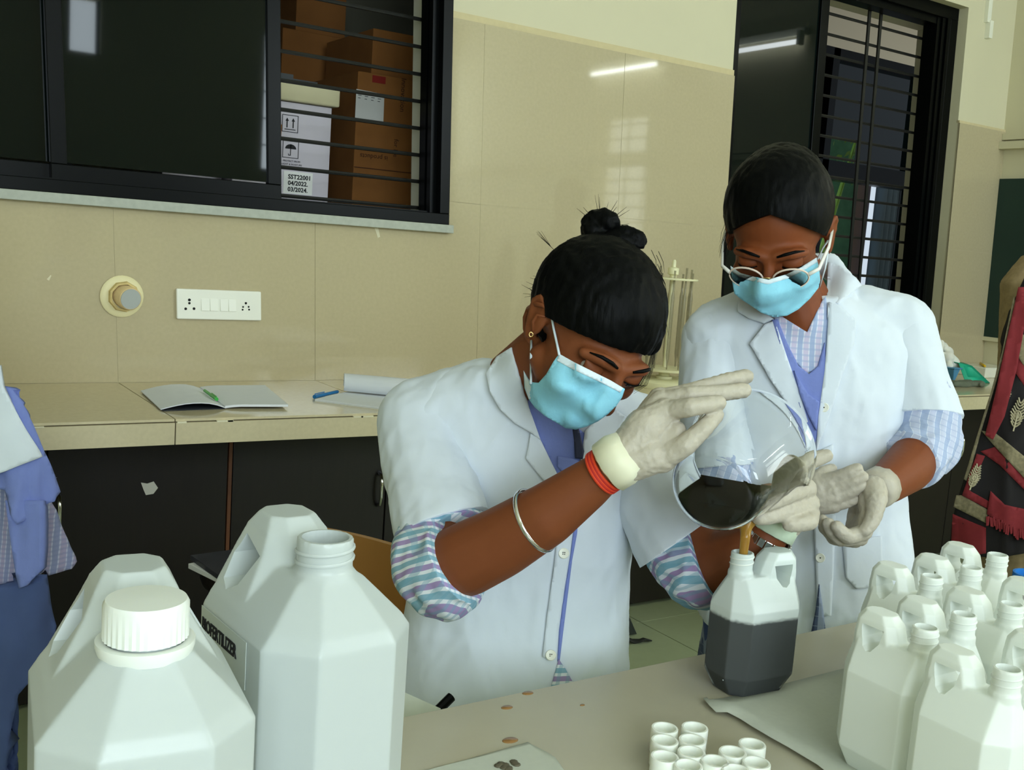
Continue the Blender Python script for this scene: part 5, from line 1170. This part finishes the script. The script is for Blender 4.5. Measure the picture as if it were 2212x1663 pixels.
sv = MB(); sv.chain([at(1548, 930, 1.825), at(1572, 1085, 1.795)], [.052, .05]); sm_ = blob(sv, .0035, 5); folds(sm_, .0035, 26, (1, 1, 1), 6); mkobj('kurta_sleeve', sm_, M_CHK4, P2, True)
ALLB = bvh_of(cm, bm_)
decal('kurta_front', [(1672, 684), (1690, 684), (1744, 718), (1776, 650), (1784, 640), (1790, 700), (1786, 760), (1764, 800), (1740, 805), (1710, 770), (1690, 730)], ALLB, .005, .003, M_CHK3, P2, 6, 10)
decal('scarf', [(1668, 690), (1680, 690), (1700, 740), (1725, 790), (1748, 808), (1768, 790), (1782, 740), (1784, 800), (1776, 870), (1768, 930), (1758, 966), (1752, 968), (1735, 900), (1712, 830), (1690, 760)], CB, .009, .006, M_BLUE_CLOTH, P2, 6, 10)
decal('scarf_fold', [(1716, 800), (1745, 850), (1770, 868), (1764, 930), (1748, 900), (1728, 850)], CB, .014, .005, M_BLUE_CLOTH, P2, 6, 6)
decal('collar', [(1790, 566), (1812, 572), (1850, 600), (1862, 616), (1810, 656), (1794, 646), (1788, 690), (1786, 620)], CB, .012, .006, M_COAT, P2, 6, 14)
decal('collar', [(1596, 650), (1612, 630), (1640, 668), (1672, 690), (1650, 698), (1618, 688), (1594, 672)], CB, .012, .006, M_COAT, P2, 6, 12)
decal('lapel', [(1652, 700), (1674, 692), (1700, 770), (1728, 850), (1748, 920), (1758, 970), (1740, 950), (1705, 880), (1665, 820), (1620, 742)], CB, .01, .005, M_COAT, P2, 6, 8)
decal('lapel', [(1792, 652), (1812, 658), (1850, 690), (1846, 740), (1820, 810), (1792, 900), (1764, 975), (1768, 900), (1782, 800), (1788, 720)], CB, .01, .005, M_COAT, P2, 6, 8)
decal('placket', [(1752, 975), (1768, 975), (1800, 960), (1806, 1100), (1800, 1250), (1796, 1330), (1766, 1330), (1762, 1200), (1756, 1080)], CB, .006, .004, M_COAT, P2, 7, 8)
decal('pocket', [(1820, 1165), (1905, 1158), (1908, 1235), (1890, 1268), (1850, 1272), (1828, 1248)], CB, .005, .003, M_COAT, P2, 7, 8)
decal('kurta_gap', [(1770, 1262), (1776, 1300), (1784, 1365), (1752, 1370), (1762, 1320)], CB, .009, .003, M_SKT, P2, 6, 4)
for (x, y) in ((1780, 880), (1772, 1030), (1772, 1205)):
    c = surf(x, y, CB, .0085); nn = nrm(CAM-c); b = MB(); b.lathe([(0, 0), (.0075, 0), (.008, .001), (.0072, .0022), (.005, .0018), (0, .0016)], c, 18, nn); bt = b.build('button', M_WHITE, coat2, True, angle=50)
    b = MB(); b.lathe([(0, 0), (.0012, 0), (.0012, .0006), (0, .0006)], c+nn*.0016, 6, nn); b.build('button_hole', M_HOLE, bt)
# gloves
fing = [(A((1866, 1150, 1.602), (1832, 1160, 1.582), (1816, 1148, 1.577), (1808, 1138, 1.577)), [.0125, .0115, .0105, .0095]),
        (A((1858, 1162, 1.612), (1815, 1164, 1.598), (1797, 1146, 1.592), (1790, 1131, 1.592)), [.0125, .0115, .0105, .0095]),
        (A((1848, 1166, 1.63), (1802, 1162, 1.618), (1785, 1140, 1.612), (1778, 1124, 1.612)), [.0125, .011, .01, .009]),
        (A((1838, 1164, 1.648), (1798, 1154, 1.64), (1780, 1140, 1.635)), [.0115, .0105, .009]),
        (A((1893, 1078, 1.605), (1890, 1108, 1.594), (1880, 1132, 1.588), (1868, 1146, 1.585)), [.016, .013, .0115, .0095])]
palm = [(A((1884, 1062, 1.635), (1880, 1110, 1.612), (1866, 1150, 1.602)), [.026, .016, .0125]), (A((1880, 1064, 1.64), (1872, 1115, 1.632), (1858, 1162, 1.612)), [.025, .014, .0125]),
        (A((1874, 1066, 1.648), (1862, 1115, 1.65), (1848, 1166, 1.63)), [.023, .014, .0125]), (A((1870, 1066, 1.655), (1850, 1112, 1.66), (1838, 1164, 1.648)), [.022, .014, .0115]), (A((1886, 1056, 1.63), (1893, 1078, 1.607)), [.022, .017])]
g3, gm3 = glove('glove', P2, None, palm, fing)
d = nrm(at(1880, 1066, 1.64)-at(1960, 1010, 1.74)); b = MB(); b.lathe([(.028, -.03), (.0315, -.028), (.032, -.008), (.029, .012), (.026, .008), (.0275, -.026)], at(1888, 1060, 1.645), 26, d, closed=True); cu = b.mesh('glove_cuff'); folds(cu, .0018, 60, (1, 1, 1), 15); mkobj('glove_cuff', cu, M_GLOVE, g3, True)
fing = [(A((1788, 1038, 1.64), (1820, 1026, 1.628), (1838, 1018, 1.622), (1852, 1012, 1.62)), [.0115, .0102, .0096, .0088]),
        (A((1796, 1056, 1.637), (1832, 1044, 1.625), (1850, 1036, 1.62), (1864, 1030, 1.618)), [.0115, .0102, .0096, .0088]),
        (A((1800, 1074, 1.637), (1834, 1064, 1.628), (1850, 1056, 1.624), (1862, 1050, 1.622)), [.0112, .01, .0094, .0086]),
        (A((1798, 1092, 1.64), (1826, 1086, 1.635), (1848, 1078, 1.632)), [.0105, .0092, .0082]),
        (A((1762, 1040, 1.65), (1778, 1022, 1.655), (1796, 1014, 1.66)), [.014, .0115, .0095])]
palm = [(A((1748, 1066, 1.66), (1770, 1052, 1.65), (1792, 1042, 1.64)), [.024, .021, .015]), (A((1748, 1070, 1.66), (1775, 1064, 1.648), (1800, 1058, 1.637)), [.024, .021, .015]), (A((1748, 1074, 1.66), (1775, 1078, 1.648), (1804, 1074, 1.637)), [.023, .02, .015]), (A((1748, 1076, 1.662), (1775, 1088, 1.65), (1800, 1090, 1.64)), [.022, .018, .014])]
g4, gm4 = glove('glove', P2, None, palm, fing)
# hair pulled back
hm = MB(); hm.ellip(H(0, -.022, .042), Hax(.086, .104, .094), 36, 24); hm.ellip(H(0, -.06, .06), Hax(.07, .07, .066), 28, 18); me = blob(hm, .004, 5)
def box_local2(mb, x0, x1, y0, y1, z0, fz):
    pts = [H(x, y, z0) for (x, y) in ((x0, y0), (x1, y0), (x1, y1), (x0, y1))]+[H(x, y, fz(x, y)) for (x, y) in ((x0, y0), (x1, y0), (x1, y1), (x0, y1))]; mb.hexa(pts)
for (x0, x1, fz) in ((-.2, 0, lambda x, y: .034+.74*y+.42*x), (0, .2, lambda x, y: .034+.74*y-.42*x)):
    k = MB(); box_local2(k, x0-(.0 if x0 < 0 else .0005), x1+(.0005 if x0 < 0 else 0), -.004, .2, -.3, fz); me = boolean(me, k)
k = MB(); box_local2(k, -.2, .2, -.2, .01, -.3, lambda x, y: -.045); me = boolean(me, k)
for s in (-1, 1):
    k = MB(); k.ellip(H(.09*s, -.02, -.01), Hax(.04, .028, .036), 24, 16); me = boolean(me, k)
folds(me, .0016, 60, (1, 1, .3), 13); hair2 = mkobj('hair', smoothmesh(me, 60), M_HAIR, P2)
bn = MB()
for k_ in range(7): bn.ellip(H(.014*math.cos(k_*.9), -.128, .055+.014*math.sin(k_*.9)), Hax(.022, .02, .022), 14, 8)
mkobj('hair_bun', folds(blob(bn, .003, 3), .0016, 70, (1, 1, 1), 9), M_HAIR, hair2, True)
paths = []
for i in range(14):
    x = rs.uniform(1558, 1575); y = rs.uniform(500, 560); paths.append(A((x+8, y-25, 1.74), (x-2, y, 1.735), (x-rs.uniform(0, 8), y+rs.uniform(14, 30), 1.73)))
for i in range(20):
    x = rs.uniform(1590, 1760); y = 345+abs(x-1680)**2/330.; paths.append(A((x-12, y+6, 1.74), (x, y-3, 1.735), (x+16, y-1+abs(x-1680)/18, 1.735)))
o = strands(paths).build('loose_hair', M_HAIR, hair2); o['kind'] = 'stuff'
# mask
MK = [(1578, 574), (1600, 590), (1630, 598), (1660, 604), (1700, 592), (1735, 574), (1764, 556), (1770, 580), (1772, 606), (1768, 622), (1750, 645), (1725, 668), (1700, 682), (1672, 685), (1645, 676), (1622, 660), (1600, 646), (1586, 634), (1582, 610)]
def mb2(x, y):
    u = (x-1675)/100; v = (y-630)/55; return .014*max(0, 1-u*u)*max(0, 1-v*v)+.0026*math.sin(v*7+1)*max(0, 1-u*u)
mk = decal('mask', MK, EB, .009, .0012, M_MASK, P2, 5, 16, mb2, True); MKB = bvh_of(mk.data)
decal('mask_edge', [(1578, 574), (1600, 590), (1630, 598), (1660, 604), (1700, 592), (1735, 574), (1764, 556), (1766, 566), (1736, 584), (1700, 602), (1660, 614), (1628, 608), (1598, 600), (1580, 586)], MKB, .0012, .0012, M_MASKW, mk, 5, 2)
for pts in (((1766, 560), (1778, 535), (1788, 520)), ((1770, 620), (1782, 580), (1788, 545))):
    b = MB(); b.tube([surf(x, y, BB, .004, 1.74) for x, y in pts], .0016, 6); b.build('ear_loop', M_MASKW, mk, True)
# glasses: clear plastic frame
M_FRAME = mat('clear_pink_plastic', srgb(226, 206, 190), .2, spec=.6)
gl = bpy.data.objects.new('glasses', None); COL.objects.link(gl); gl.location = tuple(H(0, .11, 0)); put(gl, P2)
def rimpt(cx, a): return H(cx+.0265*math.cos(a)*(1 if True else 1), .107-.010*(abs(cx+.0265*math.cos(a))/.06)**2+.0, -.010+.0185*math.sin(a))
for s in (-1, 1):
    b = MB(); pts = [rimpt(.034*s, a) for a in np.linspace(0, 2*math.pi, 29)]; b.tube(pts, .0017, 6); b.build('rim', M_FRAME, gl, True)
    b = MB(); b.ring_loft([[rimpt(.034*s, a) for a in np.linspace(0, 2*math.pi, 25)[:-1]], [rimpt(.034*s, a)+np.array(TR)@np.array([0, .0012, 0]) for a in np.linspace(0, 2*math.pi, 25)[:-1]]]); b.build('lens', mat('lens_glass', (1, 1, 1, 1), 0, trans=1, ior=1.1), gl, True, angle=40)
    b = MB(); b.tube([H(.0605*s, .098, -.004), H(.074*s, .085, -.002), H(.083*s, .03, .002), H(.084*s, -.012, .006)], .0021, 6, flat=1.6); b.build('temple', mat('white_temple', srgb(230, 228, 220), .3), gl, True)
b = MB(); b.tube([H(-.0085, .1065, -.008), H(0, .1115, -.004), H(.0085, .1065, -.008)], .0016, 6); b.build('bridge', M_GOLD, gl, True)

# ------------------------------------------------------------------ person at the left edge (mostly outside the picture)
LD = 2.05
P3 = thing('person', 'person in a white coat and blue scarf cut off by the left picture edge', 'person', at(-60, 1500, LD)*np.array([1, 1, 0]))
def fig(px, d, y0, rows, mbx, n=26):
    rg = []
    for (dx, y, a, b_) in rows: rg.append(ring(at(px+dx, y, d), a, b_, RH, nrm(np.cross(EZ, RH)), n))
    mbx.ring_loft(rg)
px0 = -215
bd = MB(); fig(px0, LD, 0, ((0, 640, .05, .05), (0, 720, .16, .08), (0, 860, .15, .09), (0, 1100, .15, .1), (0, 1300, .15, .1)), bd)
hc = at(px0, 520, LD); bd.ellip(hc, np.diag([.075, .085, .11])); bd.chain([hc, at(px0, 680, LD)], [.05, .055])
q = at(px0, 1330, LD)
for s in (-1, 1):
    k_ = q+RH*.08*s; f_ = np.array([k_[0], k_[1], .05]); bd.chain([k_, (k_+f_)/2, f_, f_+TOW*.12-EZ*.01], [.075, .05, .038, .03])
bd.chain([at(px0-150, 760, LD-.02), at(px0-150, 900, LD), at(px0-130, 1050, LD-.08)], [.045, .04, .03])
mkobj('body', blob(bd, .006, 4), M_SKIN, P3, True)
hm = MB(); hm.ellip(hc+np.array([0, .01, .025]), np.diag([.086, .092, .105])); mkobj('hair', blob(hm, .006, 2), M_HAIR, P3, True)
# white coat sleeve with a slanted hem
ct = MB(); fig(px0, LD, 0, ((0, 660, .07, .06), (0, 720, .18, .1), (-10, 860, .175, .115), (-20, 1000, .17, .12)), ct); ct.chain([at(px0+60, 740, LD), at(px0+130, 790, LD), at(px0+148, 900, LD-.04), at(px0+140, 990, LD-.1)], [.07, .066, .064, .06])
cm3 = blob(ct, .006, 4); folds(cm3, .004, 9, (1, 1, .5), 21); mkobj('lab_coat', cm3, M_COAT, P3, True)
def slab(name, poly, d, thick, m, par, amp=.006, sc=26, seed=1, st=(1, 1, .25), dfn=None, step=9):
    """cloth panel: traced outline at its own distance, with thickness and folds"""
    n = len(poly); dense = []
    for i in range(n):
        a, b = np.array(poly[i], float), np.array(poly[(i+1) % n], float); k = max(1, int(np.linalg.norm(b-a)/step))
        for j in range(k): dense.append(a+(b-a)*j/k)
    m_ = len(dense); D = np.array(dense); pts = [Vector((float(p[0]), float(p[1]))) for p in dense]
    for x in np.arange(D[:, 0].min(), D[:, 0].max(), step):
        for y in np.arange(D[:, 1].min(), D[:, 1].max(), step):
            if np.min(np.sum((D-[x, y])**2, 1)) > (step*.45)**2: pts.append(Vector((float(x), float(y))))
    r = delaunay_2d_cdt(pts, [(i, (i+1) % m_) for i in range(m_)], [], 1, 1e-5)
    me = bpy.data.meshes.new(name); me.from_pydata([tuple(map(float, at(v[0], v[1], d+(dfn(v[0], v[1]) if dfn else 0)))) for v in r[0]], [], [list(f) for f in r[2]]); me.update()
    if sum((Vector(CAM)-p.center).dot(p.normal) for p in me.polygons) < 0: me.flip_normals()
    me.update(); folds(me, amp, sc, st, seed)
    o = mkobj(name, me, m, par, True); s = o.modifiers.new('sol', 'SOLIDIFY'); s.thickness = thick; s.offset = -1; return o
rnd = lambda cx, hw, dep: (lambda x, y: dep*min(1, abs((x-cx)/hw))**2)
slab('scarf', [(-140, 800), (0, 832), (30, 842), (50, 870), (70, 915), (92, 975), (116, 1028), (128, 1062), (112, 1082), (80, 1098), (52, 1124), (38, 1132), (24, 1110), (8, 1060), (-60, 1040), (-140, 1000)], LD-.15, .03, M_BLUE_CLOTH, P3, .012, 20, 3, (1, 1, .3), rnd(0, 140, .06))
slab('coat_flap', [(-140, 760), (0, 790), (6, 836), (30, 880), (58, 930), (88, 978), (92, 986), (40, 1006), (0, 1022), (-140, 1060)], LD-.17, .012, M_COAT, P3, .004, 14, 5, (1, 1, .6), rnd(-20, 140, .05))
M_CHK5 = mat_check('grey_violet_check', srgb(176, 178, 200), srgb(120, 128, 166), srgb(150, 140, 170), .009, 0, 0, math.radians(33), .8, .45)
slab('kurta', [(-160, 1000), (90, 1050), (118, 1100), (140, 1160), (163, 1212), (150, 1228), (102, 1242), (96, 1230), (56, 1270), (44, 1300), (20, 1340), (0, 1358), (-160, 1400)], LD-.06, .04, M_CHK5, P3, .008, 20, 6, (1, 1, .2), rnd(0, 160, .08))
slab('scarf_tail', [(14, 1080), (96, 1080), (92, 1160), (94, 1228), (62, 1262), (44, 1270), (30, 1200)], LD-.14, .02, M_BLUE_CLOTH, P3, .008, 24, 8, (1, 1, .2))
M_SALW = M_TROUS
slab('salwar', [(-160, 1280), (60, 1262), (100, 1240), (112, 1300), (124, 1352), (116, 1395), (90, 1440), (40, 1500), (20, 1600), (14, 1760), (-160, 1760)], LD-.12, .08, M_SALW, P3, .012, 16, 9, (1, 1, .2), rnd(-20, 150, .06))
# ------------------------------------------------------------------ person at the right edge in a printed shawl
RD = 3.15
P4 = thing('person', 'person wrapped in a maroon and black printed shawl at the right picture edge', 'person', at(2240, 1400, RD)*np.array([1, 1, 0]))
px0 = 2345
bd = MB(); fig(px0, RD, 0, ((0, 520, .05, .05), (0, 575, .15, .08), (0, 700, .15, .09), (0, 900, .15, .1), (0, 1050, .16, .1)), bd)
hc = at(px0, 440, RD); bd.ellip(hc, np.diag([.075, .085, .11])); bd.chain([hc, at(px0, 545, RD)], [.05, .055]); q = at(px0, 1060, RD)
for s in (-1, 1):
    k_ = q+RH*.08*s; f_ = np.array([k_[0], k_[1], .05]); bd.chain([k_, (k_+f_)/2, f_, f_+TOW*.12-EZ*.01], [.075, .05, .038, .03])
bd.chain([at(px0+110, 600, RD), at(px0+125, 740, RD-.05), at(px0+60, 830, RD-.14)], [.045, .04, .03])
mkobj('body', blob(bd, .007, 4), M_SKIN, P4, True)
hm = MB(); hm.ellip(hc+np.array([0, .01, .025]), np.diag([.086, .092, .105])); hm.ellip(hc+np.array([0, .09, -.03]), np.diag([.04, .035, .05])); mkobj('hair', blob(hm, .006, 2), M_HAIR, P4, True)
M_BEIGEP = mat('beige_floral_cotton', srgb(150, 130, 96), .9, .45, 60)
M_MAROON = mat('maroon_cotton', srgb(122, 34, 40), .9, .15, 40, .3, 60)
M_BLACKC = mat('black_cotton', srgb(24, 20, 22), .9, .2, 40)
M_KHAKI = mat('khaki_border_print', srgb(128, 118, 92), .9, .6, 110, detail=6)
rg = []
kb = MB(); fig(2300, RD, 0, ((0, 560, .12, .08), (0, 620, .185, .1), (0, 800, .19, .12), (-10, 1000, .215, .14), (-20, 1250, .24, .16), (-20, 1420, .25, .17)), kb); km = blob(kb, .007, 3); folds(km, .006, 14, (1, 1, .15), 31); mkobj('kurta', km, M_BEIGEP, P4, True)
# shawl: hanging cloth in front of the kurta, with borders and motifs laid on it
sh = [(2212, 600), (2196, 640), (2180, 700), (2160, 780), (2135, 870), (2105, 960), (2080, 1050), (2060, 1130), (2054, 1185), (2100, 1200), (2150, 1205), (2230, 1190), (2300, 1180), (2330, 900), (2300, 640), (2250, 590)]
sd = rnd(2240, 190, .12)
shw = slab('shawl', sh, RD-.2, .02, M_BLACKC, P4, .014, 14, 33, (1, 1, .2), sd, 10); SB = bvh_of(shw.data)
def onshawl(name, poly, m, off=.004): 
    return decal(name, poly, SB, off, .002, m, shw, 8, 2)
onshawl('maroon_band', [(2200, 620), (2212, 620), (2214, 700), (2196, 800), (2170, 900), (2145, 950), (2128, 940), (2150, 850), (2176, 730)], M_MAROON, .012)
onshawl('maroon_band', [(2212, 780), (2260, 880), (2260, 915), (2212, 832), (2190, 800), (2194, 770)], M_MAROON)
onshawl('khaki_band', [(2206, 715), (2260, 800), (2260, 880), (2212, 790), (2196, 765)], M_KHAKI, .006)
onshawl('maroon_edge', [(2190, 640), (2196, 660), (2160, 800), (2120, 930), (2090, 1040), (2082, 1035), (2108, 950), (2140, 850), (2165, 760)], M_KHAKI)
onshawl('khaki_border', [(2120, 930), (2145, 960), (2220, 1040), (2260, 1060), (2260, 1020), (2212, 985), (2150, 935)], M_KHAKI)
onshawl('maroon_band', [(2118, 975), (2160, 1005), (2230, 1075), (2260, 1090), (2260, 1062), (2220, 1040), (2150, 965)], M_MAROON, .003)
onshawl('maroon_band', [(2110, 980), (2128, 985), (2095, 1060), (2140, 1085), (2136, 1100), (2078, 1070)], M_MAROON)
onshawl('khaki_border', [(2066, 1070), (2078, 1070), (2136, 1102), (2130, 1130), (2060, 1095)], M_KHAKI)
onshawl('maroon_hem', [(2058, 1110), (2130, 1140), (2130, 1195), (2100, 1200), (2054, 1185)], M_MAROON)
onshawl('maroon_hem', [(2140, 1060), (2170, 1090), (2260, 1110), (2260, 1170), (2180, 1150), (2132, 1110)], M_MAROON, .008)
M_MOTIF = mat('cream_motif', srgb(176, 166, 138), .9)
def motif(cx, cy, s, rot):
    b = MB()
    def P(x, y): c_, s_ = math.cos(rot), math.sin(rot); return surf(cx+s*(x*c_-y*s_), cy+s*(x*s_+y*c_), SB, .005, RD-.2)
    for i in range(9):
        y = -1+i*.22; l = .55*(1-abs(y-.1)*.55)
        for sg in (-1, 1): b.tube([P(0, y+.18), P(sg*l*.5, y+.05), P(sg*l, y-.2)], .0022, 4)
    b.tube([P(0, 1.25), P(0, -.2)], .0026, 4)
    b.tube([P(.26*math.cos(a), .1+.36*math.sin(a)) for a in np.linspace(0, 6.28, 14)], .0026, 4); b.tube([P(.12*math.cos(a), .1+.18*math.sin(a)) for a in np.linspace(0, 6.28, 10)], .003, 4)
    b.build('printed_motif', M_MOTIF, shw)
motif(2198, 895, 30, .25); motif(2105, 1030, 24, .35); motif(2172, 850, 22, .2)
b = MB()
for k in range(34):
    x = 2132+k*3.6; y0 = 1112+ (k*1.6 if k < 20 else 32)+rs.uniform(-4, 4); b.tube([surf(x, y0, SB, .01, RD-.2), surf(x+rs.uniform(-3, 3), y0+20, SB, .012, RD-.2)], .003, 4)
o = b.build('fringe', M_MAROON, shw); o['kind'] = 'stuff'
q = on_z(2206, 1262, ZT); q = np.array([q[0]+.03, q[1], ZT])
b = MB(); b.tube([at(2196, 1248, 1.75), at(2240, 1240, 1.75)], .012, 12); 
q = on_z(2215, 1262, ZT+.012); b = MB(); b.lathe([(0, 0), (.03, 0), (.034, .006), (.034, .03), (.03, .03), (.03, .006), (0, .005)], (q[0]+.02, q[1], ZT), 24); tag(b.build('lid', mat('bright_blue_plastic', srgb(40, 120, 200), .4), None, True, angle=40), 'bright blue plastic lid behind the rearmost jerrycan', 'lid')
